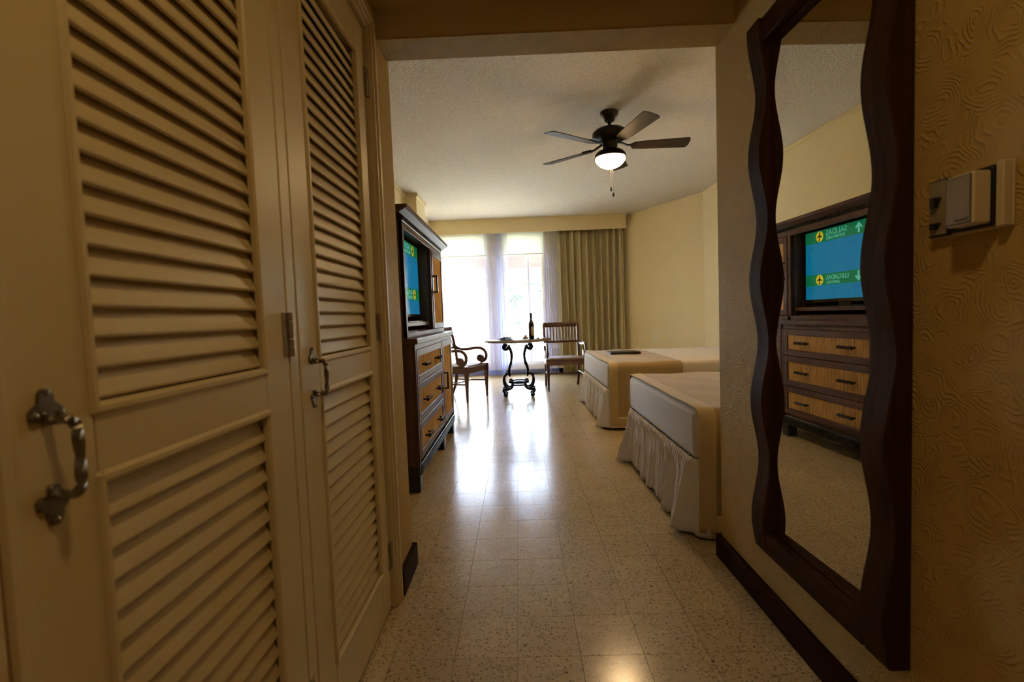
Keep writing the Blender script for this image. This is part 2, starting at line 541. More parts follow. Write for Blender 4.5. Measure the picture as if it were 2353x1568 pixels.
# floor: slab of joint mortar, tiles proud of it
slab = MB().box(-1.7, 3.0, -1.4, 8.9, -.12, -.0105)
floor = struct('floor', slab, M['grout'])
g = .0016
tile_me = MB().box(g/2, T-g/2, g/2, T-g/2, -.0105, 0).mesh('tile')
tile_me.materials.append(M['tile'])
rest = MB()
X0, Y0 = -.04, .03
def blocked(x, y):
    return False
n_t = 0
for j in range(-7, 44):
    for i in range(-9, 15):
        x = X0 + i*T; y = Y0 + j*T
        if x < -1.64 or x > 2.84 or y < -1.3 or y > 8.72: continue
        if y < 2.0 - T and (x < XL-.21 or x > XR+.01): continue
        seen = (1.0 <= y <= 4.85) and (-.84-T < x+T/2 < .84 if y > 2 else True)
        if seen:
            o = bpy.data.objects.new('tile', tile_me); COL.objects.link(o)
            o.parent = floor; o.location = (x, y, 0); n_t += 1
        else:
            rest.box(x+g/2, x+T-g/2, y+g/2, y+T-g/2, -.0105, 0)
ro = child(floor, 'tile_field', rest, M['tile']); ro['kind'] = 'stuff'

# right wall of the hall with its end
struct('wall_hall_right', MB().box(XR, XR+.14, -1.4, YE, 0, HC+.02, .004), M['wallpaper'])
# left wall: closet front returns
wl_ = MB()
wl_.box(XL-.13, XL, 1.772, YE, 0, HC+.02, .004)
wl_.box(XL-.13, XL, -1.4, .375, 0, HC+.02)
wl_.box(XL-.13, XL, .375, 1.772, 2.20, HC+.02)
struct('wall_hall_left', wl_, M['wallpaper'])
struct('wall_closet', MB().box(-1.22, -1.14, .2, 1.9, 0, HC).box(-1.14, XL-.13, .2, .26, 0, HC).box(-1.14, XL-.13, 1.86, 1.92, 0, HC).box(-1.14, XL-.13, .26, 1.86, 2.22, HC), M['closet_dark'])
struct('wall_back', MB().box(-.63, XR+.14, -1.5, -1.4, 0, HC+.02), M['wallpaper'])
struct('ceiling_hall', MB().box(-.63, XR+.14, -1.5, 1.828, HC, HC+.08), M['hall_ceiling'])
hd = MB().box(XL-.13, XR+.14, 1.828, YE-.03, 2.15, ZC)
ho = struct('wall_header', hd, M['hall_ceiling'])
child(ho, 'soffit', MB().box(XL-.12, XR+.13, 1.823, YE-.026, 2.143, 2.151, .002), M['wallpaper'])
# room shell
RL = -1.50
struct('wall_left', MB().box(RL-.1, RL, 1.9, 8.8, 0, ZC), M['room_wall'])
struct('trim_1', MB().box(RL, -1.335, 6.5, 7.08, 0, ZC, .003), M['room_wall'])   # pilaster
cm = MB().box(RL, RL+.02, 2.0, 6.5, ZC-.045, ZC, .004)
cm.box(RL, -1.315, 6.48, 6.5, ZC-.045, ZC, .004).box(-1.335, -1.315, 6.48, 7.1, ZC-.045, ZC, .004).box(RL, -1.315, 7.08, 7.1, ZC-.045, ZC, .004)
struct('trim_2', cm, M['room_wall'])
struct('wall_inner', MB().box(RL-.1, XL-.13, 1.93, YE, 0, ZC).box(XR+.14, 2.95, 1.90, YE, 0, ZC), M['room_wall'])
struct('wall_right', MB().box(2.79, 2.9, 1.9, 7.05, 0, ZC), M['room_wall'])
struct('wall_splay', MB().prism([(1.93,8.62),(2.79,7.05),(2.9,7.05),(2.9,7.2),(2.05,8.7),(1.93,8.7)], 'z', 0, ZC), M['room_wall'])
struct('ceiling', MB().box(RL-.1, 2.95, 1.97, 8.85, ZC, ZC+.1), M['ceiling'])
# window wall with two openings
WY = 8.68
A0, A1, B0, B1 = -1.42, -.54, -.23, .50
ZB, ZT = .19, 2.56
ww = MB()
ww.box(RL-.1, A0, WY, WY+.16, 0, ZC).box(A1, B0, WY, WY+.16, 0, ZC).box(B1, 2.05, WY, WY+.16, 0, ZC)
for a, b in ((A0, A1), (B0, B1)):
    ww.box(a, b, WY, WY+.16, 0, ZB).box(a, b, WY, WY+.16, ZT, ZC)
struct('wall_window', ww, M['room_wall'])
struct('baseboard_window', MB().box(RL, 1.93, WY-.015, WY, 0, .09, .003), M['base'])
for n, (a, b) in enumerate(((A0, A1), (B0, B1)), 1):
    w = Thing('window_%d' % n, 'aluminium framed glazed window behind sheer curtains', None, ((a+b)/2, WY+.08, ZB), None, 'structure')
    fr = MB()
    fr.box(a, a+.035, WY+.05, WY+.11, ZB, ZT, .003).box(b-.035, b, WY+.05, WY+.11, ZB, ZT, .003)
    fr.box(a+.035, b-.035, WY+.05, WY+.11, ZB, ZB+.04, .003).box(a+.035, b-.035, WY+.05, WY+.11, ZT-.04, ZT, .003)
    w.part('window_frame', fr, M['frame_alu'])
    if n == 2:
        mid = .225
        w.part('mullion', MB().box(mid-.02, mid+.02, WY+.055, WY+.105, ZB+.04, ZT-.04, .003), M['frame_alu'])
        w.part('pane', MB().box(a+.035, mid-.02, WY+.077, WY+.083, ZB+.04, ZT-.04), M['pane'])
        w.part('pane', MB().box(mid+.02, b-.035, WY+.077, WY+.083, ZB+.04, ZT-.04), M['pane'])
    else:
        w.part('pane', MB().box(a+.035, b-.035, WY+.077, WY+.083, ZB+.04, ZT-.04), M['pane'])
# corner strip where drape ends
struct('trim_3', MB().box(1.905, 1.93, 8.50, 8.66, 0, 2.56, .003), M['white_trim'])
# baseboards
struct('baseboard_right', MB().box(XR-.018, XR+.001, -1.35, YE+.004, 0, .10, .003).box(XR-.018, XR+.14, YE, YE+.018, 0, .10, .003), M['base'])
struct('baseboard_left', MB().box(XL-.002, XL+.02, 1.776, YE+.004, 0, .10, .003).box(XL-.14, XL+.02, YE, YE+.018, 0, .10, .003), M['base'])
# casing round the closet doors
cs = MB()
for (y0, y1) in ((1.708, 1.772), (.375, .452)):
    cs.box(XL-.06, XL+.004, y0, y1, 0, 2.195, .003)
    s = 1 if y0 > 1 else -1
    ym = y0 if s > 0 else y1
    cs.box(XL, XL+.012, ym+s*.014 if s > 0 else ym-.03, ym+.03 if s > 0 else ym-.014, 0, 2.15, .004)
    cs.box(XL, XL+.016, ym+s*.036 if s > 0 else ym-.062, ym+.062 if s > 0 else ym-.036, 0, 2.195, .005)
cs.box(XL-.06, XL+.004, .452, 1.708, 2.122, 2.195, .003).box(XL, XL+.012, .42, 1.722, 2.136, 2.152, .004).box(XL, XL+.016, .40, 1.76, 2.158, 2.195, .005)
struct('trim_4', cs, M['door'])
struct('trim_5', MB().box(XL-.075, XL-.012, 1.037, 1.080, 0, 2.122, .002), M['door'])

# ------------------------------------------------------------------ louvred closet doors
DXF = -.512
def slat_mesh(length):
    w, th, al = .047, .0085, math.radians(24)
    ux, uz = -math.sin(al), math.cos(al)
    nx, nz = math.cos(al), math.sin(al)
    sec = []
    for k in range(5):
        t = PI + PI*k/4
        sec.append((th/2*math.cos(t)*-1, th/2*math.sin(t)))
    pts = []
    for (a, b) in sec: pts.append((nx*a*1 + ux*(b), nz*a + uz*(b)))
    end = [(nx*-th/2 + ux*w, nz*-th/2 + uz*w), (nx*th/2 + ux*w, nz*th/2 + uz*w)]
    # order: rounded nose then back edge
    poly = pts + (end if pts[-1][0] < pts[0][0] else end[::-1])
    mb = MB().prism([(p[0], p[1]) for p in poly], 'y', 0, length)
    me = mb.mesh('slat', True, 50); me.materials.append(M['door']); return me
def hinge(d, y, z, h=.098):
    hp = d.part('hinge', MB().box(DXF-.001, DXF+.003, y-.017, y+.002, z-h/2, z+h/2, .001), M['hinge'])
    kn = MB()
    for k in range(5):
        z0 = z-h/2 + k*h/5
        kn.lathe([(.0075, z0+.0006), (.0075, z0+h/5-.0006)], (DXF+.006, y+.006, 0), 10)
    d.part('knuckle', kn, M['hinge'], hp, True)
    d.part('hinge_leaf', MB().box(DXF-.001, DXF+.003, y+.010, y+.026, z-h/2, z+h/2, .001), M['hinge'], hp)
def pull_handle(d, y, z):
    h = Thing.part(d, 'handle', MB(), M['iron']) if False else None
    zt, zb = z+.040, z-.040
    bar = []
    bar += [(DXF+.004, y, zt), (DXF+.020, y-.004, zt+.001), (DXF+.036, y-.008, zt-.001)]
    pts = spline([(DXF+.003, y, zt), (DXF+.016, y, zt+.001), (DXF+.028, y, zt), (DXF+.033, y, zt-.006), (DXF+.0345, y, zt-.016), (DXF+.035, y, z), (DXF+.0345, y, zb+.016), (DXF+.033, y, zb+.006), (DXF+.028, y, zb), (DXF+.016, y, zb-.001), (DXF+.003, y, zb)], 8)
    hb = d.part('handle', MB().sweep(pts, rect(.0080, .0080), twist=PI*3.5, ref=(0,1,0)), M['iron'], None, False)
    for s, zz in ((1, zt), (-1, zb)):
        # trefoil backplate
        pl = MB()
        out = []
        for k in range(36):
            a = 2*PI*k/36
            r = .0155*(1+.34*math.cos(3*(a - PI/2*s)))
            out.append((y + r*math.cos(a), zz + s*.014 + r*math.sin(a)))
        pl.prism(out, 'x', DXF-.0005, DXF+.004)
        pl.box(DXF, DXF+.007, y-.006, y+.006, zz-.006, zz+.010, .002)
        for a in (PI/2*s, PI/2*s+2*PI/3, PI/2*s-2*PI/3):
            pl.ball((DXF+.004, y+.0165*math.cos(a), zz+s*.014+.0165*math.sin(a)), .003, .0045, .0045, 8, 6)
        d.part('backplate', pl, M['iron'], hb)
def louvre_door(num, y0, y1, handle_y, label):
    d = Thing('door_%d' % num, label, None, (DXF, (y0+y1)/2, .012), None, 'structure')
    z0, z1 = .012, 2.113
    xb = DXF-.034
    sl, sr = (y0+.09 if num == 1 else y0+.105), y1-.098           # inner edges of the stiles
    pu = (.985, 1.993); pl = (.18, .905)
    d.part('stile', MB().box(xb, DXF, y0, sl, z0, z1, .002), M['door'])
    d.part('stile', MB().box(xb, DXF, sr, y1, z0, z1, .002), M['door'])
    for a, b in ((z0, pl[0]), (pl[1], pu[0]), (pu[1], z1)):
        d.part('rail', MB().box(xb, DXF, sl, sr, a, b, .001), M['door'])
    for a, b in (pu, pl):
        bead = MB()
        for (yy0, yy1, zz0, zz1) in ((sl-.004, sr+.004, a-.006, a+.010), (sl-.004, sr+.004, b-.010, b+.006)):
            bead.box(DXF-.012, DXF+.006, yy0, yy1, zz0, zz1, .005)
        for (yy0, yy1) in ((sl-.006, sl+.008), (sr-.008, sr+.006)):
            bead.box(DXF-.012, DXF+.005, yy0, yy1, a-.006, b+.006, .004)
        d.part('panel_bead', bead, M['door'])
    me = slat_mesh(sr-sl-.012)
    for (a, b, pitch) in ((pu[0]+.012, pu[1]-.006, .0372), (pl[0]+.012, pl[1]-.006, .0400)):
        n = int((b-a)/pitch)
        pitch = (b-a-.012)/n
        for k in range(n):
            d.inst('slat', me, (DXF-.010, sl+.006, a+.004+k*pitch))
    for zz in ((1.928, 1.060, .205) if num == 2 else (1.98, 1.058, .205)):
        hinge(d, y1-.004, zz)
    pull_handle(d, handle_y, .947)
    return d
louvre_door(1, .460, 1.033, .492, 'cream louvred closet door with twisted iron pull, beside the textured wall')
louvre_door(2, 1.085, 1.704, 1.145, 'cream louvred closet door with twisted iron pull, next to the room opening')

# ------------------------------------------------------------------ mirror
mr = Thing('wall_mirror', 'tall wall mirror in a dark wooden frame with rippling uprights', 'mirror', (XR, 1.315, .255))
MY0, MY1, MZ0, MZ1 = 1.02, 1.615, .255, 1.99
SW, RW = .078, .075
def wave(z): return .035 + .013*math.cos(2*PI*(z-.36)/.403)
def stile(y0, y1):
    mb = MB(); n = 110
    ring = []
    for i in range(n+1):
        z = MZ0 + (MZ1-MZ0)*i/n
        xf = XR-.012-wave(z)
        ring.append([(XR-.001, y0, z), (xf+.003, y0, z), (xf, y0+.003, z), (xf, y1-.003, z), (xf+.003, y1, z), (XR-.001, y1, z)])
    vs = [p for r in ring for p in r]; fs = []
    for i in range(n):
        for k in range(6):
            k2 = (k+1) % 6
            fs.append((i*6+k, i*6+k2, (i+1)*6+k2, (i+1)*6+k))
    fs.append(tuple(range(6))); fs.append(tuple(range(n*6, n*6+6)))
    return mb.add(vs, fs)
mr.part('frame_stile', stile(MY0, MY0+SW), M['mahog_z'], None, True, 30)
mr.part('frame_stile', stile(MY1-SW, MY1), M['mahog_z'], None, True, 30)
for a, b in ((MZ0, MZ0+RW), (MZ1-RW, MZ1)):
    mr.part('frame_rail', MB().box(XR-.012-.040, XR-.001, MY0+SW, MY1-SW, a+.002, b-.002, .003), M['mahog_y'])
for zz in (MZ0+RW, MZ1-RW-.006):
    mr.part('glass_bead', MB().box(XR-.028, XR-.008, MY0+SW, MY1-SW, zz, zz+.006, .002), M['mahog_y'])
gy0, gy1 = MY0+SW-.004, MY1-SW+.004
ang = math.radians(1.25)
gl = MB().box(-.003, 0, gy0-gy0, gy1-gy0, MZ0+RW-.004, MZ1-RW+.004)
gl.xform(Matrix.Translation((XR-.008, gy0, 0)) @ Matrix.Rotation(ang, 4, 'Z'))
mr.part('mirror_glass', gl, M['mirror'])

# ------------------------------------------------------------------ text helper
def text_mb(body, size, font_align='CENTER', extrude=.0004):
    cu = bpy.data.curves.new('lettering', 'FONT')
    cu.body = body; cu.size = size; cu.align_x = font_align; cu.extrude = extrude; cu.resolution_u = 3
    ob = bpy.data.objects.new('lettering', cu); COL.objects.link(ob)
    dg = bpy.context.evaluated_depsgraph_get()
    me = bpy.data.meshes.new_from_object(ob.evaluated_get(dg))
    mb = MB(); mb.v = [tuple(v.co) for v in me.vertices]; mb.f = [tuple(p.vertices) for p in me.polygons]
    bpy.data.objects.remove(ob); bpy.data.meshes.remove(me); bpy.data.curves.remove(cu)
    return mb

# ------------------------------------------------------------------ thermostat on the hall wall
th = Thing('thermostat', 'beige wall thermostat with taupe cover and slide switches beside the mirror', 'thermostat', (XR, .89, 1.20))
th.part('back_plate', MB().box(XR-.006, XR, .815, .968, 1.203, 1.315, .002), M['plastic_beige'])
th.part('switch_plate', MB().box(XR-.016, XR-.006, .925, .966, 1.206, 1.316, .001), M['plastic_dark'])
th.part('switch_face', MB().box(XR-.018, XR-.015,   .9275, .9635, 1.209, 1.313, .0005), M['plastic_grey'])
for zz, hh in ((1.272, .020), (1.226, .012)):
    s = th.part('switch_lever', MB().box(XR-.028, XR-.017, .942, .952, zz-hh/2, zz+hh/2, .001).box(XR-.024, XR-.017, .937, .957, zz+hh*.1, zz+hh/2, .001), M['plastic_dark'])
th.part('body', MB().box(XR-.020, XR-.006, .834, .918, 1.208, 1.312, .002), M['plastic_dark'])
cv = th.part('cover', MB().box(XR-.054, XR-.022, .834, .888, 1.212, 1.303, .003), M['plastic_beige'])
th.part('cover_border', MB().box(XR-.0548, XR-.0538, .8375, .8855, 1.215, 1.300), M['plastic_dark'], cv)
th.part('cover_face', MB().box(XR-.0556, XR-.0545, .8390, .8840, 1.2165, 1.2985), M['plastic_grey'], cv)
tx = text_mb('Honeywell', .006, 'CENTER', .0002)
tx.xform(Matrix.Translation((XR-.0558, .855, 1.221)) @ Matrix(((0,0,-1,0),(-1,0,0,0),(0,1,0,0),(0,0,0,1))))
th.part('lettering', tx, M['plastic_dark'], cv)
th.part('side_plate', MB().box(XR-.022, XR-.006, .815, .829, 1.203, 1.315, .002), M['plastic_beige'])

# ------------------------------------------------------------------ downlight in the hall ceiling
dl = Thing('downlight', 'small round recessed downlight in the hall ceiling', 'ceiling light', (.12, .30, HC))
dl.part('rim', MB().lathe([(.085,HC), (.085,HC-.006), (.070,HC-.010), (.062,HC-.004), (.062,HC)], (.12,.30,0), 32, cap=False), M['plastic_white'], None, True)
dl.part('lens', MB().lathe([(.062,HC-.0045), (.03,HC-.0065), (.0,HC-.007)], (.12,.30,0), 24), M['lamp_glass'], None, True)
ld = bpy.data.lights.new('downlight_lamp', 'AREA'); ld.shape = 'DISK'; ld.size = .12; ld.energy = 2.9; ld.color = (1.0, .72, .34)
lo = bpy.data.objects.new('downlight_lamp', ld); COL.objects.link(lo); lo.location = (0, 0, -.012); lo.parent = dl.o

# ------------------------------------------------------------------ armoire
AX = -.64                      # front plane of the lower case
ay0, ay1 = 2.87, 4.43
ar = Thing('tv_armoire', 'dark wood television armoire with split bamboo drawer fronts and black legs', 'cabinet', (-1.0, 3.65, 0))
xb = -1.38
lc = MB()
lc.box(xb, AX-.022, ay0, ay0+.025, .17, .93, .002).box(xb, AX-.022, ay1-.025, ay1, .17, .93, .002)
lc.box(xb, AX-.03, ay0+.025, ay1-.025, .17, .19).box(xb, xb+.015, ay0+.025, ay1-.025, .19, .93).box(xb, AX-.03, 3.855, 3.88, .19, .93)
lc.box(AX-.022, AX, ay0, ay0+.030, .17, .93, .002).box(AX-.022, AX, ay1-.03, ay1, .17, .93, .002).box(AX-.022, AX, 3.853, 3.883, .17, .93, .002)
lc.box(AX-.022, AX, ay0+.03, ay1-.03, .895, .93, .002)
ar.part('lower_case', lc, M['cab_z'])
# bamboo inlay on the near side
ar.part('counter', MB().box(xb, AX+.022, ay0-.028, ay1+.03, .93, .966, .004), M['cab_y'])
def ribs(x, y0, y1, z0, z1, pitch=.0125):
    mb = MB(); n = max(1, int((y1-y0)/pitch)); p = (y1-y0)/n
    prof = []
    for k in range(n):
        for q in range(5):
            a = PI*q/4 if q < 4 else PI*.97
            prof.append((x + .0062*math.sin(PI*q/4) , y0 + p*(k + .5 - .5*math.cos(PI*q/4)*.98)))
    prof += [(x-.006, y1), (x-.006, y0)]
    return mb.prism(prof, 'z', z0, z1)
def bar_pull(parent, x, yc, z, L=.125):
    mb = MB()
    mb.box(x, x+.030, yc-L/2+.010, yc-L/2+.024, z-.007, z+.007, .002).box(x, x+.030, yc+L/2-.024, yc+L/2-.010, z-.007, z+.007, .002)
    p = ar.part('pull', mb, M['ebony'], parent)
def rope_bar(parent, x, yc, z, L=.135):
    mb = MB()
    path = [(x+.034, yc-L/2+L*k/20, z+.0) for k in range(21)]
    mb.sweep(path, rrect(.020, .020, .004), twist=PI*2.5, ref=(0,0,1))
    mb.box(x, x+.032, yc-L/2+.010, yc-L/2+.024, z-.006, z+.006, .002).box(x, x+.032, yc+L/2-.024, yc+L/2-.010, z-.006, z+.006, .002)
    return mb
def framed(name, x, y0, y1, z0, z1, fw, vert=False):
    mb = MB()
    mb.box(x-.022, x, y0, y0+fw, z0, z1, .002).box(x-.022, x, y1-fw, y1, z0, z1, .002)
    mb.box(x-.022, x, y0+fw, y1-fw, z0, z0+fw*.9, .002).box(x-.022, x, y0+fw, y1-fw, z1-fw*.9, z1, .002)
    mb.box(x-.022, x-.014, y0+fw, y1-fw, z0+fw*.9, z1-fw*.9)
    o = ar.part(name, mb, M['cab_y'])
    ar.part('bamboo_panel', ribs(x-.012, y0+fw+.002, y1-fw-.002, z0+fw*.9+.001, z1-fw*.9-.001), M['bamboo'], o, True, 60)
    return o
for (z0, z1) in ((.680, .893), (.432, .674), (.200, .426)):
    d = framed('drawer', AX+.002, ay0+.032, 3.851, z0, z1, .052)
    zc = (z0+z1)/2
    for yc in (3.13, 3.60):
        ar.part('pull', rope_bar(d, AX-.008, yc, zc), M['ebony'], d)
def rect_pull(x, y, z0, z1):
    mb = MB().box(x+.024, x+.038, y-.007, y+.007, z0, z1, .002)
    mb.box(x-.002, x+.026, y-.007, y+.007, z0, z0+.014, .002).box(x-.002, x+.026, y-.007, y+.007, z1-.014, z1, .002)
    return mb
d = framed('cabinet_door', AX+.002, 3.885, ay1-.032, .200, .893, .055)
ar.part('pull', rect_pull(AX+.002, 3.915, .49, .635), M['ebony'], d)
# carved apron: rope ridges
ap = MB().box(AX-.03, AX-.002, ay0+.0, ay1, .105, .168, .003)
k = 0
yy = ay0+.012
while yy < ay1-.03:
    ap.prism([(yy, .110), (yy+.011, .110), (yy+.033, .163), (yy+.022, .163)], 'x', AX-.004, AX+.006)
    yy += .021
ap.box(xb, AX-.03, ay0, ay0+.03, .105, .168, .003).box(xb, AX-.03, ay1-.03, ay1, .105, .168, .003)
ar.part('apron', ap, M['ebony'])
for yl in (ay0+.035, 3.845, ay1-.045):
    for xl in (AX-.045, xb+.045):
        ar.part('leg', MB().box(xl-.040, xl+.040, yl-.040, yl+.040, 0, .104, .006), M['ebony'])
# upper case
UX = -.70
uy0, uy1 = 2.93, 4.40
uc = MB()
uc.box(xb, UX-.0, uy0, uy0+.028, .966, 1.70, .002).box(xb, UX, uy1-.028, uy1, .966, 1.70, .002)
uc.box(xb, UX-.01, 3.85, 3.875, 1.0, 1.69, .002).box(xb, UX-.002, uy0+.028, uy1-.028, 1.685, 1.70).box(xb, UX-.002, uy0+.028, uy1-.028, .966, .986)
uc.box(UX-.022, UX+.002, uy0, uy0+.036, .966, 1.70, .002).box(UX-.022, UX+.002, 3.845, 3.885, .966, 1.70, .002)
uc.box(UX-.022, UX+.002, uy0+.036, 3.845, 1.658, 1.70, .002).box(UX-.022, UX+.002, uy0+.036, uy1, .966, 1.000, .002).box(UX-.022, UX+.002, 3.885, uy1, 1.658, 1.70, .002)
ar.part('upper_case', uc, M['cab_z'])
bk = MB(); 
for k in range(11):
    y = uy0+.028+k*.0745
    bk.box(xb, xb+.014, y+.001, y+.0735, .986, 1.685, .002)
for k in range(8):
    x = xb+.014+k*.08
    bk.box(x+.001, x+.079, 3.838, 3.850, .986, 1.685, .002)
ar.part('lining_boards', bk, M['cab_in'])
d = framed('cabinet_door', UX+.006, 3.888, uy1-.004, 1.004, 1.655, .05)
ar.part('pull', rect_pull(UX+.006, 3.918, 1.30, 1.445), M['ebony'], d)
ar.part('niche_shelf', MB().box(xb+.014, UX-.03, uy0+.028, 3.838, 1.036, 1.066, .003), M['cab_y'])
ar.part('niche_shelf', MB().box(xb+.2, UX-.05, uy0+.05, 3.838, .990, 1.006, .003), M['cab_y'])
# carved strip and cornice
fz = MB().box(xb, UX+.004, uy0-.002, uy1+.002, 1.70, 1.728, .002)
yy = uy0
while yy < uy1-.01:
    fz.prism([(yy, 1.703), (yy+.008, 1.703), (yy+.020, 1.726), (yy+.012, 1.726)], 'x', UX+.002, UX+.009)
    yy += .016
ar.part('carved_strip', fz, M['ebony'])
ar.part('cornice', MB().prism([(xb,1.728),(UX+.012,1.728),(UX+.050,1.750),(UX+.058,1.752),(UX+.062,1.775),(xb,1.775)], 'y', uy0-.11, uy1+.05), M['cab_y'])

# ------------------------------------------------------------------ television
SX = -.795
ty0, ty1, tz0, tz1 = 2.985, 3.795, 1.125, 1.655
tv = Thing('television', 'flat television showing green and blue airport signs inside the armoire', 'television', (SX-.05, 3.39, 1.066))
tv.part('casing', MB().box(SX-.055, SX, ty0-.018, ty1+.018, tz0-.028, tz1+.016, .006), M['tv_black'])
scn = tv.part('screen', MB().box(SX-.002, SX+.0015, ty0, ty1, tz0, tz1), M['scr_blue'])
tv.part('stand', MB().box(SX-.045, SX-.015, 3.33, 3.45, 1.072, 1.10).box(SX-.14, SX+.055, 3.16, 3.62, 1.066, 1.074, .003), M['tv_black'])
S1, S2 = SX+.0015, SX+.0025
hb = [(1.563, 1.655, 'SALIDAS', 'DEPARTURES', 1), (1.232, 1.318, 'LLEGADAS', 'ARRIVALS', -1)]
TM = lambda x, y, z: Matrix.Translation((x, y, z)) @ Matrix(((0,0,1,0),(1,0,0,0),(0,1,0,0),(0,0,0,1)))
for (a, b, t1, t2, up) in hb:
    tv.part('sign_band', MB().box(S1, S2, ty0, ty1, a, b), M['scr_green'], scn)
    zc = (a+b)/2; yc = ty1-.165
    tv.part('sign_disc', MB().lathe([(.040, S2), (.040, S2+.0008)], (0, yc, zc), 28, 'x'), M['scr_yellow'], scn)
    # aeroplane emblem pointing up
    pl = MB()
    prof = [(0,.034),(.004,.028),(.005,.012),(.030,-.006),(.030,-.012),(.005,-.004),(.004,-.022),(.012,-.029),(.012,-.033),(0,-.030)]
    full = prof + [(-p, q) for p, q in prof[::-1][1:-1]]
    pl.prism([(yc+p, zc+q) for p, q in full], 'x', S2+.0006, S2+.0016)
    tv.part('plane_emblem', pl, M['scr_dark'], scn)
    y_end = ty1-.235
    big = text_mb(t1, .058 if up > 0 else .049, 'RIGHT'); big.xform(TM(S2+.0004, y_end, zc-.004))
    tv.part('lettering', big, M['scr_text'], scn)
    sm = text_mb(t2, .033, 'RIGHT'); sm.xform(TM(S2+.0004, y_end-.002, zc-.036))
    tv.part('lettering', sm, M['scr_text'], scn)
    # arrow
    y_a = ty1-.56
    arw = [(0,.036),(.034,.002),(.022,-.006),(.008,.010),(.008,-.036),(-.008,-.036),(-.008,.010),(-.022,-.006),(-.034,.002)]
    tv.part('arrow', MB().prism([(y_a+p, zc+q*up) for p, q in arw], 'x', S2, S2+.001), M['scr_text'], scn)
rows = MB()
for zz, cols in ((1.535, (.06,.30,.52,.70)), (1.522, (.06,.30,.52,.70)), (1.509, (.06,.30,.52,.70)), (1.205, (.06,.30,.52,.70)), (1.192, (.06,.30,.52,.70)), (1.179, (.06,.30,.52,.70))):
    for cx in cols: rows.box(S1, S1+.0006, ty1-cx-.035, ty1-cx+.012, zz, zz+.0045)
fr_ = tv.part('flight_rows', rows, M['scr_blue2'], scn); fr_['kind'] = 'stuff'

# ------------------------------------------------------------------ ceiling fan
FX, FY = .852, 4.16
fan = Thing('ceiling_fan', 'dark five bladed ceiling fan with a lit frosted bowl', 'ceiling fan', (FX, FY, ZC))
fan.part('canopy', MB().lathe([(.0,ZC), (.078,ZC), (.078,ZC-.014), (.070,ZC-.030), (.048,ZC-.052), (.045,ZC-.066), (.038,ZC-.078), (.0,ZC-.080)], (FX,FY,0), 28), M['fan_black'], None, True)
fan.part('downrod', MB().lathe([(.013,2.735), (.013,2.70), (.020,2.695), (.022,2.672)], (FX,FY,0), 16), M['fan_black'], None, True)
fan.part('motor_housing', MB().lathe([(.0,2.680), (.03,2.679), (.075,2.672), (.128,2.655), (.148,2.634), (.150,2.600), (.140,2.585), (.100,2.562), (.070,2.552), (.0,2.552)], (FX,FY,0), 36), M['fan_black'], None, True)
fan.part('switch_housing', MB().lathe([(.0,2.552), (.066,2.552), (.063,2.515), (.056,2.497), (.078,2.487), (.112,2.472), (.130,2.450), (.137,2.428), (.137,2.420), (.129,2.418), (.0,2.430)], (FX,FY,0), 36), M['fan_black'], None, True)
fan.part('light_bowl', MB().lathe([(.0,2.428), (.120,2.426), (.127,2.416), (.126,2.402), (.112,2.380), (.086,2.357), (.056,2.342), (.024,2.335), (.0,2.334)], (FX,FY,0), 36), M['bowl'], None, True)
fan.part('finial', MB().ball((FX,FY,2.330), .009, .009, .008), M['fan_black'], None, True)
def blade_mb(a):
    n = 10; out = []
    outl = [(.205,-.050),(.30,-.060),(.45,-.066),(.60,-.072),(.655,-.074),(.668,-.064),(.676,-.030),(.676,.030),(.666,.064),(.650,.072),(.60,.070),(.45,.064),(.30,.058),(.205,.048),(.185,.030),(.178,0),(.185,-.032)]
    mb = MB().prism(outl, 'z', -.003, .003)
    mb.xform(Matrix.Rotation(math.radians(-12), 4, 'X'))
    return mb
bl_me = blade_mb(0).mesh('blade'); bl_me.materials.append(M['blade'])
ir = MB().sweep(spline([(.07,0,.034),(.11,0,.022),(.15,0,.006),(.19,0,.003)],5), rrect(.010,.030,.004))
ir.prism([(.18,-.030),(.26,-.036),(.285,0),(.26,.036),(.18,.030),(.165,0)], 'z', .003, .008)
ir_me = ir.mesh('blade_iron'); ir_me.materials.append(M['fan_black'])
for kk in range(5):
    a = math.radians(-2+72*kk)
    b = fan.inst('blade', bl_me, (FX, FY, 2.520), None, (0, 0, a))
    i = fan.inst('blade_iron', ir_me, (0,0,0), b)
for (dx, dy, zb) in ((-.004, -.02, 2.175), (.012, -.035, 2.125)):
    c = fan.part('pull_chain', MB().cyl((FX+dx,FY+dy,2.47-.14*0+ -.02), (FX+dx,FY+dy,zb), .0016, 6), M['hinge'], None, True)
    fan.part('chain_fob', MB().lathe([(.0,zb+.004),(.004,zb),(.0085,zb-.025),(.0075,zb-.040),(.0,zb-.047)], (FX+dx,FY+dy,0), 12), M['black_metal'], c, True)

